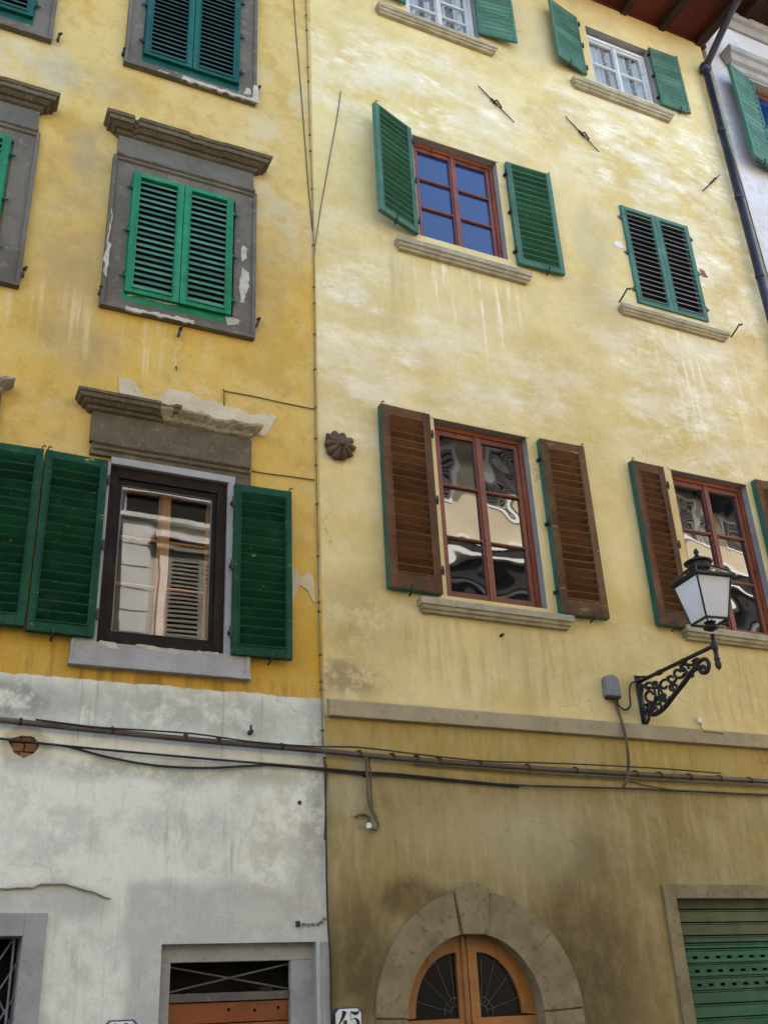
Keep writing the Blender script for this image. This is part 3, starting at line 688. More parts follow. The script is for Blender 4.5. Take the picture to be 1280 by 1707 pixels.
# first-floor windows: open dark-green shutters, dark frame, broken cornice
zc3 = avg(at(120, 648, .17)[1], at(458, 697, .17)[1]); zm3 = avg(at(151, 732, .07)[1], at(413, 783, .07)[1])
gx = rect((200.4, 810.6), (351.3, 830.7), (347.8, 1069), (188, 1052.5), -.03)
sil = rect((117, 1067), (415.6, 1095), (415.6, 1135.6), (116, 1107), .03)
for k in (0, 1):
    q = k * DX; cx = cx2 - q
    mb = MB(); x0, x1, z0, z1 = w3[0] - q, w3[1] - q, w3[2], w3[3]
    df = M['dark_frame']; fo = .075
    gx0, gx1, gz0, gz1 = gx[0] - q, gx[1] - q, gx[2], gx[3]
    y0, y1 = -.006, .05
    mb.box(x0, gx0 - .035, y0, y1, z0, z1, df); mb.box(gx1 + .035, x1, y0, y1, z0, z1, df); mb.box(gx0 - .035, gx1 + .035, y0, y1, gz1 + .045, z1, df); mb.box(gx0 - .035, gx1 + .035, y0, y1, z0, gz0 - .03, df)
    mb.box(gx0 - .035, gx0, y0 + .02, y1, gz0 - .03, gz1 + .045, df); mb.box(gx1, gx1 + .035, y0 + .02, y1, gz0 - .03, gz1 + .045, df)
    mb.box(gx0, gx1, y0 + .02, y1, gz1, gz1 + .045, df); mb.box(gx0, gx1, y0 + .02, y1, gz0 - .03, gz0, df)
    for bx, bz in ((x0 + .45, z1 - .06), (x0 + .1, z0 + .06), (x1 - .12, z0 + .06)): mb.tube([(bx, y0 - .006, bz), (bx, y0, bz)], .008, M['iron'], 8)
    win = part('window', mb, ochre, .004)
    part('pane', pane_mesh([(gx0 - .003, gx1 + .003, gz0 - .003, gz1 + .003)], .032, M['clear']), win)
    bead = MB()
    for a in ((gx0, gx0 + .005, gz0, gz1), (gx1 - .005, gx1, gz0, gz1), (gx0, gx1, gz1 - .005, gz1), (gx0, gx1, gz0, gz0 + .005)): bead.box(a[0], a[1], .022, .031, a[2], a[3], M['box_grey'])
    part('glazing_bead', bead, win)
    inner, pr = casement(x0 + .03, x1 - .03, z0 + .03, z1 - .03, .09, 3, M['orange_wood'], of=.05, st=.045, mull=.05)
    part('inner_sash', inner, win, .003)
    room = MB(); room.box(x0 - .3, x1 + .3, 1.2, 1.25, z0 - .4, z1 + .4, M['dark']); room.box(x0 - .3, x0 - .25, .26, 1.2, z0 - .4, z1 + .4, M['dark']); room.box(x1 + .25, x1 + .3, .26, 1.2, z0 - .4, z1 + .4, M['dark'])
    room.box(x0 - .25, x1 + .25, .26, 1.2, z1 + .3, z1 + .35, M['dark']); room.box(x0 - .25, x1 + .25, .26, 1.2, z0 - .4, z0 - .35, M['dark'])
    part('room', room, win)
    st = MB(); e = .02                                        # stone architrave, frieze, mould
    st.box(cx - .62, x0 + .0, -.045, .0, sil[3], zm3 - .14, M['stone_pale']); st.box(x1, x1 + .055, -.045, .0, sil[3], z1 + .0, M['stone_pale'])
    st.box(x0, x1 + .055, -.045, 0, z1, z1 + .06, M['stone_pale'])
    st.box(cx - .62, cx + .64, -.042, 0, z1 + .06, zm3 - .02, M['stone_brown']); st.box(x1 + .055, cx + .64, -.042, 0, sil[3], z1 + .06, M['stone_brown'])
    st.molding(cx - .60, cx + .62, [(zm3 - .05, .045, 0), (zm3 - .04, .062, 0), (zm3 - .015, .056, .004), (zm3, .078, .008), (zm3 + .02, .08, .008), (zm3 + .022, .05, 0)], M['stone_brown'], 40, .003, 11)
    st.box(cx - .63, cx + .64, -.05, 0, zm3 + .021, zc3 - .125, M['stone_brown'])
    part('stone_surround', st, win, .004)
    sp = MB(); sp.box(sil[0] - q, sil[1] - q, -.05, 0, sil[2] + .03, sil[3], M['stone_pale']); sp.box(sil[0] - q - .005, sil[1] - q + .005, -.065, 0, sil[2], sil[2] + .03, M['stone_pale'])
    sp.box(sil[1] - q - .035, sil[1] - q, -.058, -.05, sil[2] + .03, sil[3], M['stone_pale']); sp.box(sil[0] - q, sil[0] - q + .02, -.058, -.05, sil[2] + .03, sil[3], M['stone_pale'])
    part('sill', sp, win, .003)
    fl = MB()
    for seed, poly in enumerate(([(-.44, -.045), (-.30, -.05), (-.33, -.005), (-.44, .0)], [(-.2, -.025), (.12, -.05), (.13, -.01), (-.18, .0)], [(.25, -.03), (.42, -.02), (.4, .0), (.26, .0)])):
        fl.slab(wob([(cx + x, z0 + z) for x, z in poly], .014, .013, seed + 70), .045, .0525, M['flake'])
    part('flaked_patch', fl, win)
    c = MB(); h = .125; zf = zc3 - h
    LL = [(zf, .052, .0), (zf + h * .08, .075, .015), (zf + h * .24, .085, .03), (zf + h * .28, .11, .05), (zf + h * .45, .135, .06), (zf + h * .5, .155, .085), (zf + h * .72, .165, .095), (zf + h * .76, .178, .105), (zf + h * .94, .18, .11), (zf + h, .17, .10)]
    xs = cx - .08                                             # moulded left length, broken right length
    c.molding(cx - .655, xs, LL, M['stone_brown'], 60, .003, 21, ((xs, .06, .25),))
    LR = [(zf, .052, 0), (zf + h * .1, .085, .01), (zf + h * .3, .10, .03), (zf + h * .45, .125, .05), (zf + h * .62, .150, .08), (zf + h * .8, .150, .10), (zf + h * .97, .10, .08)]
    c.molding(xs + .0, cx + .615, LR, M['broken_stone'], 90, .009, 33, ((cx + .35, .1, .35), (cx + .55, .1, .2)))
    co = part('cornice', c, win)
    if k == 0:
        kw = dict(mf=M['green_dark'], ms=M['green_dark_slat'], cover=.82, outer=False, n=17, stile=.055, top=.07, bot=.085, t=.055, lip=.006)
        open_leaf(win, (180, 767), (159, 1062), (78, 751), (43, 1050), .085, -1, .465, flat=True, label='dark green shutter folded back left of the dark-framed window', **kw)
        open_leaf(win, (391, 805), (388, 1090), (485, 822), (488, 1103), .085, 1, .49, flat=True, label='dark green shutter folded back right of the dark-framed window', **kw)
    else:
        kw = dict(mf=M['green_dark'], ms=M['green_dark_slat'], cover=.82, outer=False, n=17, stile=.055, top=.07, bot=.085, t=.055, lip=.006)
        open_leaf(win, (-32, 732), (-70, 1033), (74, 746), (40, 1049), .085, 1, .47, flat=True, label='dark green shutter cut by the left edge of the photo', **kw)
# broken render above the cornice and by the right shutter
pp = MB()
pts = [(196, 628), (214, 632), (228, 640), (240, 660), (262, 668), (280, 648), (300, 652), (318, 654), (338, 668), (352, 664), (372, 676), (398, 682), (418, 692), (440, 690), (462, 694), (452, 712), (440, 728), (300, 690), (215, 672), (200, 655)]
pp.slab(wob([at(*p) for p in pts], .010, .03, 5), -.002, .007, M['cement']); part('bare_render', pp, ochre)
pp = MB(); pts = [(478, 940), (492, 948), (503, 962), (515, 952), (523, 966), (524, 1006), (512, 985), (500, 975), (488, 1000), (470, 1000)]
pp.slab(wob([at(*p) for p in pts], .006, .02, 8), -.002, .008, M['cement']); part('bare_render', pp, ochre)
pp = MB(); pts = [(-20, 1481), (55, 1482), (70, 1474), (110, 1476), (150, 1486), (172, 1497), (184, 1499), (171, 1495), (150, 1484), (112, 1474), (70, 1472), (54, 1480), (-20, 1479)]
pp.slab(wob([at(*p) for p in pts], .009, .016, 9), -.002, .018, M['stone_pale'], M['stone_brown']); part('cracked_plaster_edge', pp, ochre)
br = MB()
for i in range(3):
    for j in range(3):
        x = bh[0] - .11 + i * .085 + (j % 2) * .03; z = bh[1] - .10 + j * .06
        br.box(x, x + .078, .020 + random.uniform(0, .02), .08, z, z + .054, M['brick'])
part('exposed_brick', br, ochre, .006)
# ground-floor door with grille above
zl = avg(at(281, 1600.5, -.06)[1], at(489.4, 1605, -.06)[1]); dx0, dx1 = at(283, 1650, -.06)[0], at(485, 1650, -.06)[0]
zd = at(380, 1660, -.09)[1]
dm = MB()
yy = .06
dm.box(ld[0] - .02, dx0, yy, yy + .05, .02, zl, M['stone_pale']); dm.box(dx1, ld[1] + .02, yy, yy + .05, .02, zl, M['stone_pale']); dm.box(ld[0] - .02, ld[1] + .02, yy, yy + .05, zl, ld[2] + .02, M['stone_pale'])
door = part('door', dm, ochre, .004)
pl = MB(); ph = .125
for i in range(14):
    a = zd - .03 - (i + 1) * ph
    if a > 0: pl.box(dx0 + .002, dx1 - .002, .10 + .004 * (i % 2), .14, a, a + ph - .006, M['red_door'])
for u, v in ((.25, .05), (.36, .06), (.46, .05), (.30, .17), (.1, .16)): pl.tube([(dx0 + u * 1.6, .098, zd - .03 - v), (dx0 + u * 1.6, .11, zd - .03 - v)], .012, M['dark'], 8)
part('door_leaf', pl, door, .003)
tr = MB(); tr.box(dx0, dx1, .085, .14, zd - .03, zd + .02, M['stone']); tr.box(dx1 - .2, dx1 - .12, .08, .14, zd + .02, zd + .045, M['rafter']); part('transom', tr, door, .003)
gr = MB(); gr.tube([(dx0, .11, zd + .03), (dx1, .11, zl - .02)], .006, M['stone'], 6); gr.tube([(dx0, .125, zl - .02), (dx1, .125, zd + .03)], .006, M['stone'], 6); part('grille', gr, door)
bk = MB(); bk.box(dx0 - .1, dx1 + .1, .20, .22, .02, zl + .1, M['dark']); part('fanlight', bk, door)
# pilaster strip at the party line
pm = MB(); pm.box(at(535, 1640)[0], XB - .001, -.012, 0, .02, at(550, 1575)[1] + .02, M['stone_pale']); part('corner_strip', pm, ochre, .003)
# ground-floor window, far left
wm = MB(); zt = at(70, 1522)[1]; xr = at(71, 1620)[0]
wm.box(lw[0], xr, -.02, 0, .75, zt, M['stone_pale']); wm.box(lw[0] - .9, lw[0], -.02, 0, lw[1], zt, M['stone_pale']); wm.box(lw[0] - 1.05, lw[0] - .9, -.02, 0, .75, zt, M['stone_pale']); wm.box(lw[0] - .9, lw[0], -.03, 0, .75, .9, M['stone_pale'])
gw = part('window', wm, ochre, .004)
gg = MB(); x0_, x1_ = lw[0] - .9, lw[0]
for i in range(8): gg.tube([(x0_ + .06 + i * .115, .08, .9), (x0_ + .06 + i * .115, .08, lw[1])], .008, M['box_grey'], 6)
for i in range(-4, 9):
    for s_ in (-1, 1):
        a = (x0_ + i * .115, .092 + .006 * s_, .9) if s_ > 0 else (x1_ - i * .115, .092, .9)
        p, q_ = Vector(a), Vector((a[0] + s_ * .75, a[1], lw[1]))
        t0 = max(0, (x0_ - p.x) / (q_.x - p.x) if s_ > 0 else (x1_ - p.x) / (q_.x - p.x)); t1 = min(1, ((x1_ if s_ > 0 else x0_) - p.x) / (q_.x - p.x))
        if t1 > t0 + .02: gg.tube([p.lerp(q_, max(0, t0)), p.lerp(q_, t1)], .006, M['box_grey'], 6)
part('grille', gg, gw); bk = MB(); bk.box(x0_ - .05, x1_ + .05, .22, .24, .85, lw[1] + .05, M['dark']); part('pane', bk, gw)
rf = MB(); rf.box(-6.2, XB - .002, -.8, 6.5, 14.2, 14.32, M['soffit']); rf.hexa([(-6.2, -.85, 14.32), (XB - .002, -.85, 14.32), (XB - .002, 6.5, 14.32), (-6.2, 6.5, 14.32), (-6.2, -.85, 14.42), (XB - .002, -.85, 14.42), (XB - .002, 6.5, 16.4), (-6.2, 6.5, 16.4)], M['tile'])
part('roof', rf, ochre)  # unseen roof, added to shade the ochre front

# ================================================================ CREAM HOUSE (right)
XE = 8.67
cream = thing('cream_house', 'tall cream plastered house with arched wooden door and brown and green shutters', 'house', (5.7, 0, 0))
c1 = (4.02, 4.98, avg(at(640, 8, .02)[1], at(829, 78, .02)[1]) + .0, 12.95)
c5 = rect((724.7, 698), (884, 731), (904, 1012), (743, 995)); c6 = (at(1118, 788)[0] + .0, at(1118, 788)[0] + .985, c5[2], c5[3] - .03)
c3 = rect((687, 227.5), (825, 268), (848, 435), (699, 390))
c2 = (avg(at(980, 42)[0], 6.58), at(1075, 90)[0] + .05, 12.02, avg(at(980, 42)[1], at(1064, 81)[1]))
c4 = rect((1031, 340), (1147, 381), (1180, 535), (1067, 500))
# arched door
AX, AZ, AR, AO = 3.925, 1.60, .545, .835
arch = [(AX - AR, .02)] + [(AX + AR * math.cos(math.pi - math.pi * i / 40), AZ + AR * math.sin(math.pi * i / 40)) for i in range(41)] + [(AX + AR, .02)]
arch = arch[::-1]
g0 = (avg(at(1129, 1499.5)[0], at(1150, 1690)[0]), avg(at(1129, 1499.5)[1], at(1280, 1497)[1])); g1x = 8.2
zrec = .075
ch = [(R4(c[0], c[1], c[2], c[3]), .16, M['reveal']) for c in (c1, c2, c3, c5, c6)] + [(R4(c4[0], c4[1], c4[2], c4[3]), .12, M['reveal'])]
ch += [(arch, .12, M['arch_stone']), (R4(g0[0], g1x, .02, g0[1]), .16, M['arch_stone'])]
ZE = 13.62
wall(cream, XB, XE, 0.0, ZE, ch, M['cream'], 6.5)

def red_window(c, glass, rows=3):
    mb, pr = casement(c[0], c[1], c[2], c[3], .075, rows, M['sash_red'], of=.05, st=.042, rail=.05, mull=.05, mun=.028)
    o = part('window', mb, cream, .003)
    part('pane', pane_mesh(pr, .110, glass), o)
    return o
def lintel_lip(parent, c, seed, bump_=.05):
    """plaster broken along the head of the opening"""
    mb = MB(); n = 60; x0, x1 = c[0] - .03, c[1] + .03; top = []
    for i in range(n + 1):
        x = x0 + (x1 - x0) * i / n
        top.append((x, c[3] + .022 + bump_ * max(0, mnoise.noise(Vector((x * 3.1, seed, 0)))) + .006 * mnoise.noise(Vector((x * 25, seed, 3)))))
    mb.slab([(x0, c[3] + .001), (x1, c[3] + .001)] + top[::-1], -.002, .009, M['cream'], M['cement']); part('broken_plaster', mb, parent)
# first floor pair, brown louvres
kb = dict(ms=M['brown_slat'], me=M['edge_green'], cover=.80, outer=False, n=20, stile=.075, top=.10, bot=.15, t=.055, lip=.004)
w5 = red_window(c5, M['glass_wavy'])
open_leaf(w5, (715, 690), (740, 990), (634, 674), (650, 981), .075, -1, .55, mf=M['brown_frame'], flat=True, label='brown louvred shutter left of the window without lamp', **kb)
open_leaf(w5, (903, 731), (934, 1021), (974.7, 749), (1011, 1028), .075, 1, .53, mf=M['brown_frame_pale'], flat=True, label='brown shutter with bleached frame right of the window', **kb)
lintel_lip(w5, c5, 1.2)
e0 = rect((699.7, 991), (962, 1028), (955, 1047), (708, 1014), .10)
sill(w5, e0[0], e0[1], e0[3], e0[2], .10, 1)
w6 = red_window(c6, M['glass_wavy'])
open_leaf(w6, (1113, 780), (1148, 1046), (1053, 765), (1098, 1040), .075, -1, .50, mf=M['brown_frame'], flat=True, label='brown louvred shutter behind the street lamp', **kb)
xh = c6[1] + .07
part('shutter', leaf(xh, c6[2] - .01, c6[3] + .05, .075, 1, .5, .06, mf=M['brown_frame'], **kb), w6, .0025)['label'] = 'brown shutter cut by the right edge of the photo'
lintel_lip(w6, c6, 7.7, .07)
sill(w6, c6[0] - .26, c6[1] + .28, c6[2] - .015, c6[2] - .135, .10, 2)
# second floor: open green pair and closed pair
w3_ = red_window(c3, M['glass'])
kg = dict(mf=M['green_sage'], ms=M['green_leaf'], cover=.86, outer=False, n=17, stile=.06, top=.02, bot=.075, t=.048, lip=.003)
open_leaf(w3_, (685, 214), (699, 390), (625, 182), (636, 355), .06, -1, .535, label='green shutter standing open away from the wall', **kg)
open_leaf(w3_, (841, 268), (867, 438), (913.6, 282), (939.4, 452), .06, 1, .56, flat=True, label='green shutter folded back right of the window reflecting blue sky', **kg)
lintel_lip(w3_, c3, 4.4, .03)
e0 = rect((660, 390), (892, 453), (884, 467), (668, 407), .10)
sill(w3_, e0[0], e0[1], e0[3], e0[2], .10, 3)
fm = MB(); fm.box(c4[0], c4[1], .11, .13, c4[2], c4[3], M['dark']); w4 = part('window', fm, cream)
s4 = rect((1031, 338), (1146, 379.5), (1182, 538), (1066, 501), .03)
closed_pair(w4, s4[0], s4[1], s4[2], s4[3], .03, M['green_mid'], M['slat_pale'], 40, 18, lip=.004, base=False, bot=.06)
e0 = rect((1033, 500), (1218.8, 556), (1216, 567), (1041, 514), .09)
sill(w4, e0[0], e0[1], e0[3], e0[2], .09, 4)
for px, py in ((1040, 490), (1226, 549)):
    x, z = at(px, py, .08); mb = MB()
    mb.tube(smooth_path([(x - .02, .0, z - .06), (x - .015, -.10, z - .015), (x + .0, -.14, z + .025), (x + .02, -.145, z + .02), (x + .03, -.16, z + .03)], 4), .010, M['iron'], 6); part('shutter_hook', mb, w4)
pm = MB(); x, z = at(1030, 408); pm.slab(wob([(x - .05, z + .04), (x + .05, z + .05), (x + .07, z - .03), (x, z - .05), (x - .05, z - .02)], .01, .02, 2), -.002, .004, M['opp_white']); part('filler_patch', pm, w4)
x, z = at(1172, 455); pm = MB(); pm.slab(wob([(x - .05, z + .05), (x + .02, z + .03), (x + .05, z - .06), (x - .02, z - .08), (x - .06, z - .02)], .012, .02, 12), -.002, .003, M['brick']); part('filler_patch', pm, w4)
# third floor: white sashes with net curtains
ks = dict(mf=M['green_sage'], ms=M['green_sage'], cover=1.15, outer=False, n=15, stile=.035, top=.012, bot=.05, t=.03)
def white_window(c, rows, z0f):
    mb, pr = casement(c[0] + .01, c[1] - .01, c[2], c[3] - .04, .08, rows, M['sash_white'], of=.045, st=.042, rail=.045, mull=.05, mun=.028)
    o = part('window', mb, cream, .003); part('pane', pane_mesh(pr, .112, M['clear']), o)
    cu = MB(); n = 90; x0, x1 = c[0] + .03, c[1] - .03
    for s_ in (0, 1):
        a0, a1 = (x0, (x0 + x1) / 2 - .01) if s_ == 0 else ((x0 + x1) / 2 + .01, x1)
        vs = []
        for i in range(n + 1):
            x = a0 + (a1 - a0) * i / n
            for zz, am in ((c[2] - .05, .024), (c[2] + .5, .020), (c[3], .014)):
                y = .150 + am * math.sin(x * 75 + 1.3 * math.sin(x * 19)) + .008 * math.sin(x * 31 + 2)
                vs.append((x, y, zz))
        cu.add(vs, [(i * 3 + j, i * 3 + 3 + j, i * 3 + 4 + j, i * 3 + 1 + j) for i in range(n) for j in (0, 1)], M['curtain'])
    part('curtain', cu, o, smooth=True)
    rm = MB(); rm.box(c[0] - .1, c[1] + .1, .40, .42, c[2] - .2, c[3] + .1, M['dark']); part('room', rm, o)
    return o
w1_ = white_window(c1, 3, 0); w2_ = white_window(c2, 2, 0)
x1h = at(795, 30, .05)[0]; zb1 = avg(at(801, 58, .05)[1], at(863, 77, .05)[1])
a = open_angle(x1h, .05, 1, .50, 864, 78)
part('shutter', leaf(x1h, zb1, zb1 + 1.1, .05, 1, .50, a, **ks), w1_, .0025)['label'] = 'green shutter at top edge right of curtained window'
part('shutter', leaf(c1[0] - .03, zb1 + .02, zb1 + 1.1, .05, -1, .50, .35, **ks), w1_, .0025)['label'] = 'green shutter at top edge left of curtained window'
open_leaf(w2_, (959, 28), (981, 125), (914, 3), (936, 106), .05, -1, .50, label='sage green shutter left of the curtained window under the eaves', **ks)
open_leaf(w2_, (1078, 77), (1105, 173), (1125, 94), (1153, 193), .05, 1, .50, flat=True, label='sage green shutter right of the curtained window under the eaves', **ks)
e0 = rect((630, 4), (833, 73), (826, 82), (632, 10), .10); sill(w1_, e0[0], e0[1], e0[3], e0[2] - .02, .10, 5)
e0 = rect((955, 122), (1127.6, 187.5), (1121, 198), (960, 134), .10); sill(w2_, e0[0], e0[1], e0[3], e0[2], .10, 6)
# string course
zs1, zs0 = avg(at(545, 1166, .05)[1], at(1280, 1222, .05)[1]), avg(at(542.6, 1194.5, .05)[1], at(1280, 1246, .05)[1])
mb = MB(); mb.molding(XB + .022, XE, [(zs0, .03, 0), (zs0 + .006, .05, 0), (zs1 - .012, .052, 0), (zs1 + .004, .02, 0), (zs1 + .012, .001, 0)], M['string'], 160, .0035, 9); part('string_course', mb, cream)
# arch stones
def ring(a0, a1, r0, r1, n=14, cx=AX, ocx=AX + .025, rz=.835):
    return [(cx + r0 * math.cos(a0 + (a1 - a0) * i / n), AZ + r0 * math.sin(a0 + (a1 - a0) * i / n)) for i in range(n + 1)] + \
           [(ocx + r1 * math.cos(a1 + (a0 - a1) * i / n), AZ + rz * math.sin(a1 + (a0 - a1) * i / n)) for i in range(n + 1)]
RA = math.radians
av = MB(); as_ = M['arch_stone']; yd = .022
k1 = [at(772, 1558, yd), at(811, 1558, yd), at(815, 1482, yd), at(783, 1467, yd), at(757, 1485, yd)]
av.slab(wob(ring(RA(101), RA(178), AR + .001, AO - .03), .003, .05, 6), -.001, yd, as_); av.slab(wob(ring(RA(2.5), RA(40.5), AR + .001, AO + .02), .003, .05, 4), -.001, yd, as_); av.slab(wob(ring(RA(40.75), RA(79.5), AR + .001, AO + .02), .003, .05, 5), -.001, yd + .002, as_)
av.slab([(AX - AR - .001, .02), (AX - AR - .001, AZ + .005), (AX + .025 - AO + .03, AZ + .012), (AX + .025 - AO + .03, .02)][::-1], -.001, yd, as_)
av.slab([(AX + AR + .001, .02), (AX + AR + .001, AZ + .012), (AX + .025 + AO + .02, AZ + .025), (AX + .025 + AO + .02, .02)], -.001, yd, as_)
part('arch_surround', av, cream, .006)
kv = MB(); kv.slab(k1, -.001, yd + .016, as_); part('keystone', kv, cream, .006)
# door: two leaves with half-round glass
dw = M['door_wood']
dm = MB(); dy = .09
r1 = AR + .03; ri = AR - .115
for s_ in (-1, 1):
    pts = [(AX + s_ * .004, AZ), (AX + s_ * .004, AZ + r1)] + [(AX + s_ * r1 * math.sin(math.pi / 2 * i / 24), AZ + r1 * math.cos(math.pi / 2 * i / 24)) for i in range(1, 25)]
    inner_ = [(AX + s_ * .085, AZ + .015)] + [(AX + s_ * (.085 + (ri - .085) * math.sin(math.pi / 2 * i / 20)), AZ + .015 + (ri - .02) * math.cos(math.pi / 2 * i / 20)) for i in range(21)]
    # leaf frame: outer stile ring, centre stile
    n = 20
    o_arc = [(AX + s_ * r1 * math.sin(math.acos(min(1, 0)) * i / n), AZ + r1 * math.cos(math.pi / 2 * i / n)) for i in range(n + 1)]
    i_arc = inner_[1:]
    poly = o_arc + i_arc[::-1]
    poly = [(AX + s_ * .004, AZ + r1)] + o_arc[1:] + [(AX + s_ * ri, AZ + .015)] + i_arc[::-1][1:] + [(AX + s_ * .085, AZ + .0), (AX + s_ * .004, AZ + .0)]
    dm.slab(poly if s_ < 0 else poly[::-1], -dy - .045, -dy, dw)
    dm.box(min(AX + s_ * .004, AX + s_ * r1), max(AX + s_ * .004, AX + s_ * r1), dy, dy + .045, AZ - .10, AZ + .014 if False else AZ - .0005, dw)
    for a_, b_ in ((.02, .5), (.55, 1.45)): dm.box(min(AX + s_ * .10, AX + s_ * .5), max(AX + s_ * .10, AX + s_ * .5), dy + .02, dy + .04, a_, b_, dw)
    dm.box(min(AX + s_ * .004, AX + s_ * .10), max(AX + s_ * .004, AX + s_ * .10), dy, dy + .045, .02, AZ - .101, dw); dm.box(min(AX + s_ * .5, AX + s_ * r1), max(AX + s_ * .5, AX + s_ * r1), dy, dy + .045, .02, AZ - .101, dw)
dm.box(AX - .045, AX - .005, dy - .012, dy, .02, AZ + AR - .01, dw); dm.box(AX + .005, AX + .03, dy - .008, dy, .02, AZ + AR - .01, dw)
door2 = part('door', dm, cream, .004)
gl = MB()
for s_ in (-1, 1): gl.box(min(AX + s_ * .07, AX + s_ * (ri + .03)), max(AX + s_ * .07, AX + s_ * (ri + .03)), dy + .03, dy + .034, AZ + .0, AZ + ri + .03, M['glass_dark'])
part('pane', gl, door2)
fb = MB()
for s_ in (-1, 1):
    c0 = (AX + s_ * .10, AZ + .035)
    for an in (12, 38, 62, 84):
        a = RA(an); p0 = (c0[0] + s_ * .04 * math.cos(a), dy + .024, c0[1] + .04 * math.sin(a)); L = .42 if an < 30 else (.40 if an < 70 else .36)
        fb.tube([p0, (c0[0] + s_ * L * .82 * math.cos(a), dy + .024, c0[1] + L * math.sin(a))], .0024, M['stone'], 5)
    for rr in (.045, .095): fb.tube([(c0[0] + s_ * rr * math.cos(RA(x)), dy + .022, c0[1] + rr * math.sin(RA(x))) for x in range(-10, 101, 10)], .0024, M['stone'], 5)
part('fan_bars', fb, door2)
# garage: stone frame and roller shutter
gm = MB(); gf = at(1108, 1475, .02); gf = (avg(gf[0], at(1134, 1700, .02)[0]), avg(gf[1], at(1280, 1473, .02)[1]))
gm.box(gf[0], g0[0], -.025, 0, .02, gf[1], as_); gm.box(g0[0], g1x, -.025, 0, g0[1], gf[1], as_); gm.box(g1x, g1x + .11, -.025, 0, .02, gf[1], as_)
gdoor = part('garage_door', gm, cream, .005)
ro = MB(); zt = g0[1] + .02; nrow = 0; yg = .10; zz = zt
heights = [.105, .105, .10]
def slat_row(z1, h, mat, holes=False):
    z0 = z1 - h; a, b = g0[0] - .02, g1x + .02
    if holes:
        c0, c1, p, ww = z0 + h * .46, z0 + h * .66, .118, .048; xx = a + .0
        ro.box(a, b, yg, yg + .012, z0 + .02, c0, mat); ro.box(a, b, yg, yg + .012, c1, z1, mat)
        xs = xx
        while xs < b: ro.box(xs, min(b, xs + p - ww), yg, yg + .012, c0, c1, mat); xs += p
    else: ro.box(a, b, yg, yg + .012, z0 + .024, z1, mat)
    ro.hexa([(a, yg + .010, z0 + .004), (b, yg + .010, z0 + .004), (b, yg + .02, z0 + .004), (a, yg + .02, z0 + .004), (a, yg + .010, z0 + .016), (b, yg + .010, z0 + .016), (b, yg + .02, z0 + .016), (a, yg + .02, z0 + .016)], mat)
    return z0
for h in (.11, .10, .10): zz = slat_row(zz, h, M['roller_old'])
zz = slat_row(zz, .055, M['roller']); zz = slat_row(zz, .045, M['roller'])
for i in range(3): zz = slat_row(zz, .100, M['roller'], True)
while zz > .1: zz = slat_row(zz, .100, M['roller'])
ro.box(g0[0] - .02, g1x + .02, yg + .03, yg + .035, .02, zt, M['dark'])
part('roller_shutter', ro, gdoor, .002)
# eaves
rf = MB(); zs = ZE
rf.box(XB, XE + .12, -.98, .0, zs + .085, zs + .12, M['soffit']); rf.box(XB, XE + .12, .0, 6.5, zs + .001, zs + .12, M['soffit'])
rf.hexa([(XB, -1.05, zs + .12), (XE + .15, -1.05, zs + .12), (XE + .15, 6.5, zs + .12), (XB, 6.5, zs + .12), (XB, -1.05, zs + .2), (XE + .15, -1.05, zs + .2), (XE + .15, 6.5, zs + 2.2), (XB, 6.5, zs + 2.2)], M['tile'])
roof = part('roof', rf, cream)
xb = [at(1044, 27)[0], at(1108, 56)[0], at(1168, 81)[0] - .05]
stp = xb[1] - xb[0]
for x in [xb[2] - i * stp for i in range(0, 9)]:
    if x < XB + .05: continue
    mb = MB(); mb.box(x - .045, x + .045, -.92, .0, zs - .04, zs + .084, M['rafter'])
    mb.hexa([(x - .045, -.97, zs + .02), (x + .045, -.97, zs + .02), (x + .045, -.92, zs - .04), (x - .045, -.92, zs - .04), (x - .045, -.97, zs + .084), (x + .045, -.97, zs + .084), (x + .045, -.92, zs + .084), (x - .045, -.92, zs + .084)], M['rafter'])
    part('rafter', mb, roof, .004)
for i in range(0): pass
gu = MB(); gy = -1.08
for i in range(9):
    a0, a1 = math.pi + math.pi * i / 9, math.pi + math.pi * (i + 1) / 9
    y0, z0_, y1, z1_ = gy + .08 * math.cos(a0), zs + .13 + .08 * math.sin(a0), gy + .08 * math.cos(a1), zs + .13 + .08 * math.sin(a1)
    gu.add([(XB, y0, z0_), (XE + .15, y0, z0_), (XE + .15, y1, z1_), (XB, y1, z1_), (XB, y0, z0_ + .004), (XE + .15, y0, z0_ + .004), (XE + .15, y1, z1_ + .004), (XB, y1, z1_ + .004)], [(0, 1, 2, 3), (7, 6, 5, 4), (1, 5, 6, 2), (0, 3, 7, 4)], M['downpipe'])
part('gutter', gu, cream)
# downpipe with swan neck
xd = avg(at(1172, 120, .09)[0], at(1271, 462, .09)[0]); ztop = at(1168, 108, .09)[1]
dp = MB()
dp.tube(smooth_path([(xd + .02, gy, zs + .06), (xd + .02, gy + .02, zs - .06), (xd + .01, -.8, zs - .16), (xd, -.22, ztop + .04), (xd, -.10, ztop - .05), (xd, -.09, ztop - .16)], 6), .048, M['downpipe'], 14)
dp.tube([(xd, -.09, .05), (xd, -.09, ztop - .1)], .048, M['downpipe'], 14)
zc = ztop - .02
dp.lathe([(.05, zc - .09), (.075, zc - .06), (.08, zc + .02), (.06, zc + .05)], xd, -.09, M['downpipe'], 14)
for z in (ztop - 1.2, ztop - 2.35, ztop - 3.6, ztop - 4.7, 7.2, 6.0, 4.8): dp.lathe([(.048, z - .03), (.054, z - .028), (.054, z + .028), (.048, z + .03)], xd, -.09, M['downpipe'], 14)
part('downpipe', dp, cream, smooth=True)
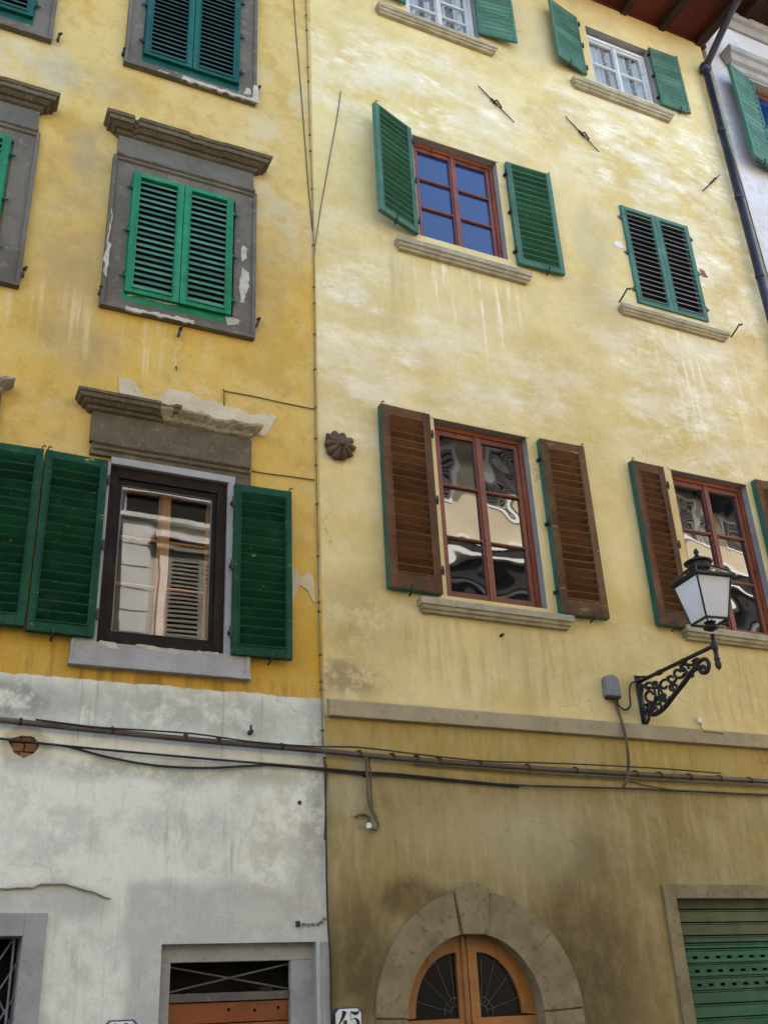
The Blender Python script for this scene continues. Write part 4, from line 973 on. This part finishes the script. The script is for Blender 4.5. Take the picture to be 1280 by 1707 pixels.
ed = MB(); ed.box(XE - .001, XE + .10, -.015, .0, 3.9, ztop + .25, M['sill']); part('corner_strip', ed, cream)

# ================================================================ WHITE HOUSE (far right)
whh = thing('white_house', 'pale white plastered house at the right edge beyond the dark downpipe', 'house', (12, 0, 0))
wx = rect((1256, 140), (1330, 172), (1350, 300), (1290, 262)); wz0, wz1 = 11.65, 13.25; wx0 = at(1262, 170)[0] + .02; wx1 = wx0 + 1.05
wall(whh, XE + .101, 16.0, 0, 15.1, [(R4(wx0, wx1, wz0, wz1), .16, M['reveal'])], M['white_wall'], 6.5, y=.012)
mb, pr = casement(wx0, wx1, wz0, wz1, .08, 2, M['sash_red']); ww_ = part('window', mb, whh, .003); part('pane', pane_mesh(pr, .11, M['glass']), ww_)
open_leaf(ww_, (1253, 136), (1300, 288), (1212, 106), (1260, 254), .10, -1, .55, mf=M['green_mid'], ms=M['green_mid'], cover=1.12, outer=False, n=17, stile=.05, top=.03, bot=.06, t=.045, label='green shutter beyond the downpipe')
hz = avg(at(1215, 70, .2)[1], at(1280, 102, .2)[1]); hx = at(1214, 69, .2)[0]
c = MB(); c.molding(hx + .13, hx + 1.6, [(hz - .30, .04, 0), (hz - .28, .06, .01), (hz - .2, .07, .03), (hz - .18, .12, .06), (hz - .1, .15, .08), (hz - .08, .19, .11), (hz, .2, .13), (hz + .02, .18, .12)], M['stone_pale'], 40, .004, 41); part('cornice', c, ww_)
st = MB(); st.box(hx + .1, hx + .26, -.03, .012, wz0 - .1, hz - .3, M['stone_pale']); st.box(hx + .26, hx + 1.6, -.028, .012, wz1, hz - .3, M['stone_pale']); part('stone_surround', st, ww_, .004)
sill(ww_, wx0 - .28, wx1 + .2, wz0 - .01, wz0 - .15, .12, 14, M['stone_pale'])
wc = avg(at(1231, 21, .12)[1], at(1280, 51, .12)[1])
c = MB(); c.molding(XE + .11, 16.0, [(wc - .2, .03, 0), (wc - .17, .05, 0), (wc - .1, .06, 0), (wc - .08, .11, 0), (wc, .12, 0), (wc + .01, .1, 0)], M['stone_pale'], 60, .003, 44); part('cornice', c, whh)
rf = MB(); rf.box(XE + .1, 16.0, -1.1, .012, wc + .28, wc + .34, M['rafter']); rf.box(XE + .1, 16, .013, 6.5, 15.1, 15.3, M['tile']); rf.box(XE + .1, 16, -1.15, .012, wc + .34, wc + .5, M['tile'])
rw = part('roof', rf, whh)
for i in range(5):
    mb = MB(); x = XE + .45 + i * .62; mb.box(x - .06, x + .06, -1.0, .012, wc + .14, wc + .279, M['rafter']); part('rafter', mb, rw, .004)
gp = MB(); gp.tube([(XE + .1, -1.22, wc + .36), (16, -1.22, wc + .36)], .08, M['box_grey'], 12); part('gutter', gp, whh, smooth=True)

# ================================================================ STREET LAMP on its bracket
LX = at(1066, 1160)[0]
def L2(px, py): d, z = atx(px, py, LX); return (LX, -d, z)
lamp = thing('street_lamp', 'black wall lantern with white glass panes on a scrolled iron bracket', 'street lamp', (LX, 0, at(1066, 1165)[1]))
dz_ = atx(1190, 1075, LX); DP, ZA = dz_[0], dz_[1]
bk = MB(); I = M['iron']
def pz(px, py): return Vector(L2(px, py))
arm0 = pz(1062, 1138); ZA0 = arm0.z
bk.tube([(LX, .0, ZA0), (LX, -DP, ZA0 + .01)], .018, I, 8); bk.box(LX - .03, LX + .03, -.012, .0, ZA0 - .42, ZA0 + .06, I)
for d in (.30, .62): bk.tube([(LX, -d + .02, ZA0), (LX, -d - .02, ZA0)], .026, I, 8)
bk.tube([(LX, -.0, ZA0 + .05), (LX, -.16, ZA0 + .005)], .010, I, 6)
def scroll(pts, r=.012, k=6):
    r *= 1.3; bk.tube(smooth_path([pz(*p) for p in pts], k), r, I, 7)
def zc_(x, y): return (980 + x / 4.2667, 880 + y / 4.2667)
scroll([zc_(*p) for p in ((385, 1110), (372, 1190), (380, 1260), (410, 1310), (470, 1325), (540, 1280), (610, 1190), (690, 1090), (740, 1020), (790, 985))], .017)
scroll([zc_(*p) for p in ((700, 1080), (750, 1000), (800, 945), (835, 935), (858, 970), (845, 1020), (810, 1030), (795, 1005), (815, 985), (832, 1000))], .014)
scroll([zc_(*p) for p in ((425, 1320), (432, 1350), (420, 1385), (408, 1380))], .010)
for cx_, cy_, r_s, tw in ((445, 1190, 62, 1), (545, 1120, 50, -1), (640, 1030, 46, 1), (500, 1235, 44, -1), (590, 1070, 36, 1), (680, 1000, 36, -1), (430, 1130, 36, -1), (540, 1200, 40, 1), (600, 1140, 34, -1), (440, 1275, 32, 1), (480, 1110, 34, 1)):
    scroll([zc_(cx_ + r_s * (1 - t / 13) * math.cos(tw * t * .62), cy_ + r_s * (1 - t / 13) * math.sin(tw * t * .62)) for t in range(11)], .010, 4)
for a in (((400, 1130), (470, 1150), (470, 1240), (430, 1300)), ((470, 1100), (520, 1160), (560, 1230)), ((560, 1060), (600, 1130), (620, 1180)), ((650, 980), (700, 1020), (690, 1090)), ((400, 1260), (460, 1250), (500, 1310)), ((520, 1090), (500, 1150), (520, 1280)), ((740, 950), (770, 930), (800, 945)), ((700, 970), (740, 975), (770, 940)), ((740, 1020), (745, 1050), (730, 1060))):
    scroll([zc_(*p) for p in a], .009, 4)
brk = part('bracket', bk, lamp, smooth=True)
pole = MB()
zb = pz(1199, 1112).z; zlb = pz(1186, 1058).z
pole.lathe([(.004, zb - .02), (.022, zb + .0), (.028, zb + .03), (.020, zb + .055), (.026, zb + .065), (.026, zb + .075), (.019, zb + .08), (.019, ZA0 - .03), (.026, ZA0 - .025), (.026, ZA0 + .03), (.018, ZA0 + .04), (.018, zlb)], LX, -DP, I, 12)
part('post', pole, lamp, smooth=True)
la = RA(-6 + 45)
def sq(hw): return [(LX + hw * math.sqrt(2) * math.cos(la + math.pi / 2 * i), -DP + hw * math.sqrt(2) * math.sin(la + math.pi / 2 * i)) for i in range(4)]
ZB, ZT, ZR = pz(1182, 1037).z, pz(1171, 970).z, pz(1171, 970).z + .115
hb_, ht_, hr_ = .105, .163, .095
fr = MB()
def bar(p, q_, r=.009): fr.tube([p, q_], r, I, 6)
B, T, T2, Rr = sq(hb_), sq(ht_), sq(ht_ + .028), sq(hr_)
for i in range(4):
    j = (i + 1) % 4
    bar((*B[i], ZB), (*T[i], ZT)); bar((*B[i], ZB), (*B[j], ZB), .011); bar((*T[i], ZT), (*T[j], ZT), .010)
    bar((*T2[i], ZT + .012), (*Rr[i], ZR)); bar((*Rr[i], ZR), (*Rr[j], ZR), .010)
    fr.hexa([(*T2[i], ZT), (*T2[j], ZT), (*T[j], ZT - .005), (*T[i], ZT - .005), (*T2[i], ZT + .022), (*T2[j], ZT + .022), (*T[j], ZT + .022), (*T[i], ZT + .022)], I)
    bar((*B[i], ZB), (LX, -DP, ZB - .055), .007)
fr.lathe([(.02, ZB - .08), (.06, ZB - .06), (.065, ZB - .045), (.03, ZB - .01), (.05, ZB - .004)], LX, -DP, I, 12)
lan = part('lantern', fr, lamp)
for i in range(4):
    j = (i + 1) % 4; g = MB(); e = .006
    g.add([(*B[i], ZB), (*B[j], ZB), (*T[j], ZT), (*T[i], ZT)], [(0, 1, 2, 3)], M['milk_glass'])
    g.v += [(LX + (x - LX) * .97, -DP + (y + DP) * .97, z) for x, y, z in g.v]; g.f += [(7, 6, 5, 4)]; g.mi += [0]
    part('glass_pane', g, lan)
rg = MB()
for i in range(4):
    j = (i + 1) % 4; rg.add([(*T2[i], ZT + .02), (*T2[j], ZT + .02), (*Rr[j], ZR - .002), (*Rr[i], ZR - .002)], [(0, 1, 2, 3)], M['milk_glass'])
rg.mats[0] = M['clear']; part('roof_pane', rg, lan)
hat = MB()
hat.lathe([(hr_ * 1.0, ZR - .01), (hr_ * .98, ZR + .02), (.085, ZR + .025), (.085, ZR + .05), (.118, ZR + .055), (.120, ZR + .065), (.085, ZR + .085), (.03, ZR + .10), (.018, ZR + .112), (.028, ZR + .12), (.012, ZR + .13), (.017, ZR + .14), (.024, ZR + .155), (.018, ZR + .175), (.005, ZR + .192)], LX, -DP, I, 18, la)
part('chimney_cap', hat, lamp, smooth=False)
# junction box and its cables
bx = rect((1008, 1124), (1032, 1124), (1033, 1160), (1010, 1160), .06); mb = MB()
x0, x1, z0, z1 = bx; prof = [(x0, z0), (x1, z0), (x1, z1 - .05), (x1 - .02, z1 - .015), (avg(x0, x1), z1), (x0 + .02, z1 - .015), (x0, z1 - .05)]
mb.slab(prof, .0, .065, M['box_grey']); jb = tag(part('junction_box', mb, None, .008, loc=(avg(x0, x1), 0, z0)), 'small grey plastic electrical box on the cream wall left of the lamp bracket', 'electrical box')
sc_ = MB(); sc_.box(x0 + .01, x1 - .01, -.06, -.005, z0 - .018, z0 - .0, M['iron']); part('cable_gland', sc_, jb)
def cable(name, label, pts, r, mat, cat='cable', d=.018, k=6, group=None, seg=6):
    mb = MB(); mb.tube(smooth_path([P3(p[0], p[1], p[2] if len(p) > 2 else d) for p in pts], k), r, M[mat], seg)
    return tag(part(name, mb, None, smooth=True, loc=P3(pts[0][0], pts[0][1], .0)), label, cat, group)
cable('cable', 'bent cable from the grey box to the lamp bracket', [(1027, 1160, .03), (1031, 1176, .03), (1041, 1183, .03), (1050, 1176, .03), (1049, 1158, .03), (1050, 1142, .03), (1058, 1136, .04), (1070, 1134, .05)], .008, 'cable')
cable('cable', 'dusty cable hanging from the grey box down past the string course', [(1022, 1160, .035), (1030, 1185, .03), (1039, 1215, .075), (1045, 1245, .075), (1047, 1275, .05), (1044, 1300, .05), (1038, 1312, .03)], .014, 'cable_tan')
# ---------------------------------------------------------------- conduit and cables across both fronts
mb = MB(); mb.tube(smooth_path([P3(*p, .045) for p in ((-60, 1195), (0, 1200), (120, 1213), (300, 1231), (420, 1242), (540, 1252), (640, 1262), (780, 1273), (900, 1281), (1050, 1290), (1180, 1297), (1290, 1303))], 4), .020, M['conduit'], 12)
con = tag(part('conduit_pipe', mb, None, smooth=True, loc=P3(0, 1200, 0)), 'long brown conduit pipe running across the fronts of both houses', 'pipe')
tw = MB(); tw.tube(smooth_path([P3(px, py - 8 + 3 * math.sin(px * .05), .07) for px, py in ((60, 1207), (160, 1217), (250, 1226), (330, 1234), (420, 1242), (520, 1250), (600, 1257), (700, 1267), (800, 1274), (880, 1279), (960, 1284), (1100, 1292), (1200, 1298))], 5), .006, M['cable'], 6); part('tied_wire', tw, con)
mb = MB(); mb.tube(smooth_path([P3(px, py, .03) for px, py in ((690, 1274), (760, 1279), (900, 1290), (1080, 1300), (1290, 1312))], 4), .007, M['conduit'], 6); part('tied_wire', mb, con)
for px in (35, 188, 310, 365, 470, 600, 655, 695, 732, 800, 880, 960, 1060, 1100, 1150, 1200, 1250):
    py = 1200 + (1252 - 1200) * px / 540 if px < 540 else 1252 + (1281 - 1252) * (px - 540) / 360 if px < 900 else 1281 + 22 * (px - 900) / 390
    x, y, z = P3(px, py, .045); mb = MB(); mb.tube([(x - .011, y, z), (x + .011, y, z)], .0245, M['rust'], 10); mb.tube([(x, 0, z + .03), (x, y, z + .025)], .007, M['rust'], 6); part('pipe_clip', mb, con)
cable('cable', 'dark taut cable under the conduit across both houses', [(-40, 1227), (0, 1231), (115, 1244), (300, 1261), (455, 1274), (540, 1281), (605, 1287), (660, 1290), (760, 1300), (865, 1309), (1035, 1314), (1150, 1319), (1290, 1326)], .008, 'cable', d=.03)
cable('cable', 'slack cable sagging on the whitewashed wall', [(60, 1238), (115, 1245), (180, 1262), (260, 1276), (340, 1280), (410, 1277), (455, 1276), (530, 1283), (605, 1291), (650, 1293), (760, 1303), (865, 1312)], .008, 'cable', d=.022)
cable('cable', 'thin wire branching to the right below the conduit', [(1040, 1300), (1090, 1312), (1160, 1320), (1290, 1324)], .004, 'cable')
c_ = cable('cable', 'pair of dusty cables dropping to a looped end on the brown wall', [(610, 1262, .06), (612, 1290, .04), (613, 1320, .03), (617, 1345, .03), (626, 1365, .03), (631, 1375, .03), (626, 1383, .035), (617, 1378, .035), (615, 1370, .02)], .010, 'cable_tan')
mb = MB(); mb.tube(smooth_path([P3(*p, .03) for p in ((615, 1262), (618, 1300), (619, 1330), (622, 1350), (629, 1364))], 5), .007, M['cable_tan'], 6); part('strand', mb, c_)
mb = MB(); mb.tube(smooth_path([P3(604 + 13 * math.cos(a * .6), 1366 + 8 * math.sin(a * .6), .02) for a in range(6, 12)], 4), .010, M['cable_tan'], 6); part('strand', mb, c_)
x, z = at(612, 1378); mb = MB(); mb.lathe([(.006, z - .025), (.02, z - .015), (.02, z + .015), (.006, z + .022)], x, -.03, M['enamel'], 8); part('white_cap', mb, c_)
# party-line cable with clips
bl = [(509, -20), (512, 60), (516, 200), (521, 330), (524, 500), (525, 620), (527, 760), (530, 900), (533, 1060), (536, 1150), (539, 1245)]
pc = cable('party_cable', 'long dusty cable clipped down the joint between the ochre and cream houses', bl, .0065, 'cable_dust', d=.010, k=5)
for i in range(24):
    t = (i + random.uniform(-.45, .45)) / 24 * (len(bl) - 1); t = max(0, t); a = min(int(t), len(bl) - 2); u = t - a
    px, py = bl[a][0] * (1 - u) + bl[a + 1][0] * u, bl[a][1] * (1 - u) + bl[a + 1][1] * u
    x, y, z = P3(px, py, .014); mb = MB(); mb.box(x - .010, x + .010, y - .007, -.001, z - .007, z + .007, M['cable_tan']); part('clip', mb, pc)
cable('party_cable', 'lower dark cable at the corner of the whitewashed wall down to the door', [(541, 1262), (542, 1290), (543, 1340), (544, 1420), (545, 1480), (547, 1540), (551, 1600), (553, 1720)], .007, 'cable', d=.018)
cable('cable', 'thin pair of wires looping left of the joint above the conduit corner', [(538, 1262, .03), (544, 1275, .02), (545, 1300, .02), (543, 1345, .016), (541, 1400, .014)], .005, 'cable_tan')
cable('wire', 'thin grey wire slanting up the ochre wall to the joint', [(489, -10), (494, 60), (500, 130), (508, 230), (514, 310), (521, 385)], .0045, 'cable', d=.008)
cable('wire', 'thin rusty wire rising from the joint to a nail on the cream wall', [(524, 425), (526, 405), (534, 350), (543, 300), (550, 260), (561, 200), (568, 152)], .0045, 'cable_tan', d=.01)
cable('wire', 'thin tie wire from the broken cornice to the joint', [(374, 676), (374, 650), (376, 652), (420, 660), (470, 671), (524, 682)], .005, 'cable_tan', d=.010, k=3)
cable('wire', 'short tie wire from the stone frame to the joint', [(420, 785), (450, 790), (490, 795), (524, 800)], .005, 'cable_tan', d=.010)
mb = MB()
for i, (px, py) in enumerate(((497, 1540), (507, 1540.5), (514, 1542), (522, 1541), (530, 1541), (536, 1537), (541, 1532))):
    x, y, z = P3(px, py, .012)
    if i == 0: mb.box(x - .012, x + .012, -.02, 0, z - .018, z + .018, M['iron'])
    else: mb.tube([(x + .012 * math.cos(q * math.pi / 4), y + .004 * (i % 2), z + .007 * math.sin(q * math.pi / 4)) for q in range(9)], .0028, M['rust'], 5)
tag(part('chain', mb, None, loc=P3(518, 1541, 0)), 'short rusty chain remnant above the ground floor plank door', 'chain')
cable('wire', 'thin lightning wire beside the dark downpipe', [(1184, 110, .03), (1176, 112, .03), (1180, 128, .03), (1195, 180, .03), (1230, 290, .03), (1262, 400, .03), (1290, 500, .03)], .006, 'cable', k=4)
hw_ = cable('wire', 'thin hooked wire with a white cap on the string course', [(1166, 1198, .02), (1168, 1212, .02), (1172, 1219, .055), (1182, 1220, .06), (1205, 1223, .06)], .003, 'cable', k=4)
x, z = at(1165, 1201, .02); mb = MB(); mb.slab(wob([(x - .02, z - .02), (x + .02, z - .022), (x + .025, z + .01), (x + .005, z + .03), (x - .022, z + .012)], .005, .01, 3), .004, .03, M['opp_white']); part('white_cap', mb, hw_, .002)
# wall anchors
def anchor(label, a, b, bend):
    p, q_ = Vector(P3(*a, .02)), Vector(P3(*b, .02)); m = p.lerp(q_, bend); mb = MB(); rr = M['rust']
    mb.tube([p, m + Vector((0, 0, -.005)), q_], [.007, .008, .006], rr, 6)
    dv = (q_ - p).normalized(); mb.tube([m - dv * .06, m + dv * .05], .013, rr, 8); mb.tube([m + Vector((0, .02, 0)), m + Vector((0, -.035, 0))], .010, rr, 6)
    mb.tube([m + dv * .02 + Vector((0, -.03, .02)), m + dv * .10 + Vector((0, -.02, -.01))], .011, rr, 6)
    tag(part('wall_anchor', mb, None, loc=(m.x, 0, m.z)), label, 'wall anchor', 'slanting iron tie bars on the cream wall')
anchor('rusty slanting tie bar above the window reflecting blue sky, left of its twin', (797, 143), (857, 204), .45)
anchor('rusty slanting tie bar below the curtained window under the eaves', (942, 194), (998, 253), .5)
anchor('short rusty tie bar slanting the other way beside the downpipe', (1171, 318), (1199, 291), .55)
# rosette
rx_, rz_ = at(567, 742, .05); mb = MB(); nb = 96; rings_ = [(0.10, .002), (.135, .012), (.142, .035), (.115, .055), (.075, .075), (.040, .095), (.034, .11), (.036, .125), (.022, .135), (.012, .128)]
o0 = len(mb.v); k_ = mb.m(M['rosette'])
for r, d in rings_:
    for j in range(nb):
        a = 2 * math.pi * j / nb; lob = abs(math.cos(a * 5)); petal = .80 + .22 * lob ** .5 if r > .06 else 1 + .03 * math.cos(5 * a)
        rr = r * petal * (1 + .04 * math.sin(a * 3 + 1) + .06 * mnoise.noise(Vector((math.cos(a) * 3, math.sin(a) * 3, r * 40)))); dd = d + (.020 * lob - .008) * (1 if .05 < r < .143 and d > .01 else 0)
        mb.v.append((rx_ + rr * math.cos(a), -dd, rz_ + rr * math.sin(a)))
for i in range(len(rings_) - 1):
    for j in range(nb): mb.f.append((o0 + i * nb + j, o0 + i * nb + (j + 1) % nb, o0 + (i + 1) * nb + (j + 1) % nb, o0 + (i + 1) * nb + j)); mb.mi.append(k_)
mb.f.append(tuple(o0 + (len(rings_) - 1) * nb + j for j in range(nb))); mb.mi.append(k_)
tag(part('wall_rosette', mb, None, smooth=True, loc=(rx_, 0, rz_)), 'rusty flower-shaped iron rosette on the cream wall by the joint', 'ornament')
# small pegs and holes
for lab, px, py in (('small dark hole in the brown wall beside the dropping cables', 607, 1293), ('small black nail head on the whitewashed wall', 499, 1338)):
    x, z = at(px, py); mb = MB(); mb.tube([(x, -.012, z), (x, .0, z)], .014, M['iron'], 10); tag(part('nail', mb, None, loc=(x, 0, z)), lab, 'nail')
x, z = at(416, 1222); mb = MB(); mb.tube([(x, 0, z), (x, -.05, z)], .016, M['rust'], 8); mb.tube([(x, -.03, z - .02), (x, -.035, z + .05)], .008, M['rust'], 6); tag(part('iron_peg', mb, None, loc=(x, 0, z)), 'rusty iron peg above the conduit on the whitewashed wall', 'peg')
x, z = at(834, 1060); mb = MB(); mb.tube([(x, 0, z), (x, -.04, z)], .014, M['rust'], 8); tag(part('iron_peg', mb, None, loc=(x, 0, z)), 'stub of iron peg below the brown-shuttered window', 'peg')
x, z = at(293, 617); mb = MB(); mb.tube(smooth_path([(x, 0, z + .02), (x, -.03, z + .015), (x + .004, -.03, z - .02)], 3), .005, M['iron'], 6); tag(part('nail', mb, None, loc=(x, 0, z)), 'bent nail in the ochre wall above the broken cornice', 'nail')
# house numbers
def stroke(mb, pts, wds, d0, d1, mat):
    P = [Vector((p[0], p[1])) for p in pts]; Lh, Rh = [], []
    for i, p in enumerate(P):
        t = (P[min(i + 1, len(P) - 1)] - P[max(i - 1, 0)]).normalized(); nn = Vector((-t.y, t.x)) * wds[i] / 2
        Lh.append(p + nn); Rh.append(p - nn)
    for i in range(len(P) - 1):
        a, b, c, d = Lh[i], Lh[i + 1], Rh[i + 1], Rh[i]
        mb.hexa([(d.x, -d1, d.y), (c.x, -d1, c.y), (c.x, -d0, c.y), (d.x, -d0, d.y), (a.x, -d1, a.y), (b.x, -d1, b.y), (b.x, -d0, b.y), (a.x, -d0, a.y)], mat)
def plate(cx, zt, digits, label):
    w_, h_ = .20, .17; ch_ = .026; d = .018
    def oct_(e): 
        a, b = w_ / 2 - e, h_ / 2 - e; c = ch_
        return [(cx - a + c, zc - b), (cx + a - c, zc - b), (cx + a, zc - b + c), (cx + a, zc + b - c), (cx + a - c, zc + b), (cx - a + c, zc + b), (cx - a, zc + b - c), (cx - a, zc - b + c)]
    zc = zt - h_ / 2
    mb = MB(); mb.slab(oct_(0), -.0, d, M['blue_enamel']); o = tag(part('house_number', mb, None, .003, loc=(cx, 0, zc)), label, 'house number', 'enamel house number plates')
    mb = MB(); mb.slab(oct_(.009), d, d + .003, M['enamel']); part('enamel_face', mb, o, .002)
    dg = MB(); s = .125; y0, y1 = d + .0035, d + .0055; ink = M['ink']
    for dig, ox in zip(digits, (-.042, .040)):
        X = lambda u, v: (cx + ox + u * s, zc + (v - .5) * s)
        if dig == '4':
            stroke(dg, [X(.12, 1.0), X(.0, .68), X(-.26, .33)], [.25 * s, .15 * s, .03 * s], y0, y1, ink)
            stroke(dg, [X(-.30, .29), X(.36, .29)], [.035 * s] * 2, y0, y1, ink); stroke(dg, [X(.14, .56), X(.14, .03)], [.2 * s, .2 * s], y0 + .0002, y1 + .0002, ink); stroke(dg, [X(0, .02), X(.30, .02)], [.03 * s] * 2, y0, y1, ink)
        elif dig == '5':
            stroke(dg, [X(-.20, .98), X(-.05, .90), X(.08, .86), X(.22, .90), X(.26, .99)], [.03 * s, .12 * s, .17 * s, .12 * s, .10 * s], y0, y1, ink)
            stroke(dg, [X(-.2, .96), X(-.2, .55)], [.025 * s] * 2, y0, y1, ink)
            stroke(dg, [X(-.2, .56), X(-.05, .64), X(.10, .62), X(.22, .48), X(.24, .30), X(.14, .10), X(.0, .02), X(-.16, .05), X(-.24, .18)], [.025 * s, .03 * s, .09 * s, .19 * s, .2 * s, .12 * s, .04 * s, .04 * s, .04 * s], y0 + .0002, y1 + .0002, ink)
            dg.tube([(X(-.2, .22)[0], -y0, X(0, .22)[1]), (X(-.2, .22)[0], -y1, X(0, .22)[1])], .09 * s, ink, 12)
        elif dig == '7':
            stroke(dg, [X(-.26, .80), X(-.24, .96), X(-.10, .97), X(.06, .90), X(.26, .98)], [.03 * s, .06 * s, .14 * s, .12 * s, .03 * s], y0, y1, ink)
            stroke(dg, [X(.25, .97), X(.05, .55), X(-.04, .25), X(-.04, .02)], [.03 * s, .08 * s, .18 * s, .2 * s], y0 + .0002, y1 + .0002, ink)
    part('numerals', dg, o)
a = at(556, 1690, .02)[0]; b = at(605, 1690, .02)[0]
plate(avg(a, b), at(581, 1679, .02)[1], '45', 'white enamel number plate reading 45 beside the arched door')
plate(avg(at(178, 1702, .02)[0], at(228, 1702, .02)[0]), at(203, 1700, .02)[1], '47', 'white enamel number plate cut by the bottom edge, left of the plank door')

# ================================================================ STREET AND THE OTHER SIDE (seen in the glass)
YO = -8.6
mb = MB(); mb.box(-60, 60, -70, .0, -.3, -.12, M['asphalt']); struct('street', mb)
mb = MB(); mb.box(-60, 60, -1.1, .0, -.12, -.0, M['asphalt']); struct('pavement', mb)
mb = MB(); mb.box(-60, 60, YO, YO + 1.1, -.12, -.0, M['asphalt']); struct('pavement', mb)
def opp_window(parent, x0, x1, z0, z1, shut=True, hood=True):
    m = MB(); m.box(x0 - .12, x0, YO, YO + .05, z0 - .1, z1 + .1, M['opp_white']); m.box(x1, x1 + .12, YO, YO + .05, z0 - .1, z1 + .1, M['opp_white']); m.box(x0, x1, YO, YO + .05, z1, z1 + .1, M['opp_white']); m.box(x0, x1, YO, YO + .05, z0 - .1, z0, M['opp_white'])
    m.box(x0, x1, YO + .0, YO + .01, z0, z1, M['dark'])
    if hood: m.box(x0 - .25, x1 + .25, YO, YO + .22, z1 + .25, z1 + .36, M['opp_white']); m.box(x0 - .2, x1 + .2, YO, YO + .14, z1 + .1, z1 + .25, M['opp_shut'])
    o = part('window', m, parent)
    if shut:
        s_ = MB(); xm = (x0 + x1) / 2; n = int((z1 - z0) / .075)
        for a, b in ((x0, xm), (xm, x1)):
            s_.box(a, a + .06, YO + .02, YO + .055, z0, z1, M['opp_shut']); s_.box(b - .06, b, YO + .02, YO + .055, z0, z1, M['opp_shut'])
            for i in range(n): z = z0 + (i + .3) * (z1 - z0) / n; s_.box(a + .06, b - .06, YO + .02, YO + .05, z, z + .038, M['opp_shut'])
        part('shutter', s_, o)
# pale shuttered house opposite the ochre one
XO0, XO1 = 2.85, 6.6
h1 = thing('pale_house', 'pale house across the street with shutters, reflected in the dark-framed window', 'house', (4.7, YO, 0))
mb = MB(); mb.box(XO0, XO1, YO - 7, YO, 0, 10.6, M['opp_pale']); part('wall', mb, h1)
mb = MB()
for i in range(26): mb.box(XO0 - .03, XO0 + .42, YO, YO + .05, .1 + i * .38, .1 + i * .38 + .355, M['opp_white'])
part('quoins', mb, h1, .006)
mb = MB(); mb.box(XO0 - .5, XO1, YO - 7, YO + .8, 10.6, 10.72, M['opp_eave']); mb.box(XO0 - .5, XO1, YO - 7, YO + .85, 10.721, 10.9, M['tile']); r1_ = part('roof', mb, h1)
for i in range(9): mb = MB(); x = XO0 + .1 + i * .42; mb.box(x, x + .1, YO, YO + .7, 10.45, 10.599, M['opp_white']); part('bracket', mb, r1_)
mb = MB(); mb.box(XO0 - .1, XO1, YO, YO + .16, 9.75, 9.86, M['opp_white']); mb.box(XO0 - .1, XO1, YO, YO + .12, 9.30, 9.38, M['opp_white']); mb.box(XO0, XO1, YO, YO + .06, 9.381, 9.749, M['opp_eave']); part('cornice', mb, h1)
opp_window(h1, 3.55, 4.75, 6.7, 8.7); opp_window(h1, 3.55, 4.75, 3.4, 5.2); opp_window(h1, 5.3, 6.2, 6.7, 8.7)
# taller cream house opposite
h2 = thing('tall_house', 'sunlit cream house across the street with deep dark eaves, reflected in the brown-shuttered windows', 'house', (14, YO, 0))
mb = MB(); mb.box(XO1 + .002, 24, YO - 7, YO, 0, 12.2, M['opp_cream']); part('wall', mb, h2)
mb = MB(); mb.box(XO1 - .3, 24.5, YO - 7.2, YO + 1.1, 12.2, 12.32, M['opp_eave']); mb.box(XO1 - .3, 24.5, YO - 7.2, YO + 1.15, 12.321, 12.5, M['tile']); r2_ = part('roof', mb, h2)
mb = MB(); mb.box(XO1 + .1, 24, YO + 1.151, YO + 1.25, 12.28, 12.40, M['opp_white']); part('gutter', mb, h2)
for i in range(26): mb = MB(); x = XO1 + .2 + i * .66; mb.box(x, x + .14, YO, YO + .95, 12.02, 12.199, M['opp_eave']); part('rafter', mb, r2_)
mb = MB()
for a, b, d, m_ in ((9.62, 9.70, .62, 'opp_white'), (9.40, 9.619, .58, 'opp_eave'), (9.30, 9.399, .60, 'opp_white'), (8.93, 9.299, .40, 'opp_eave'), (8.84, 8.929, .30, 'opp_white'), (8.62, 8.839, .2, 'opp_eave')): mb.box(XO1 + .1, 24, YO, YO + d, a, b, M[m_])
part('cornice', mb, h2)
for x in (8.2, 10.1, 12.0, 14.4, 16.3): opp_window(h2, x, x + .9, 10.95, 11.75, True, False)
for x in (7.6, 9.6, 11.6, 13.6, 15.6, 17.6): opp_window(h2, x, x + 1.1, 6.9, 8.6, True, False)
for x in (7.6, 9.6, 11.6, 13.6, 15.6): opp_window(h2, x, x + 1.0, 3.2, 5.0, True, False)
# lower house further left
h3 = thing('low_house', 'low beige house across the street behind the quoined corner, reflected in the glass', 'house', (-4, YO - 1.0, 0))
mb = MB(); mb.box(-14, XO0 - .02, YO - 7, YO - .8, 0, 9.0, M['opp_cream']); part('wall', mb, h3)
mb = MB(); mb.box(-14, XO0 - .1, YO - 7, YO - .2, 9.0, 9.2, M['tile']); part('roof', mb, h3)
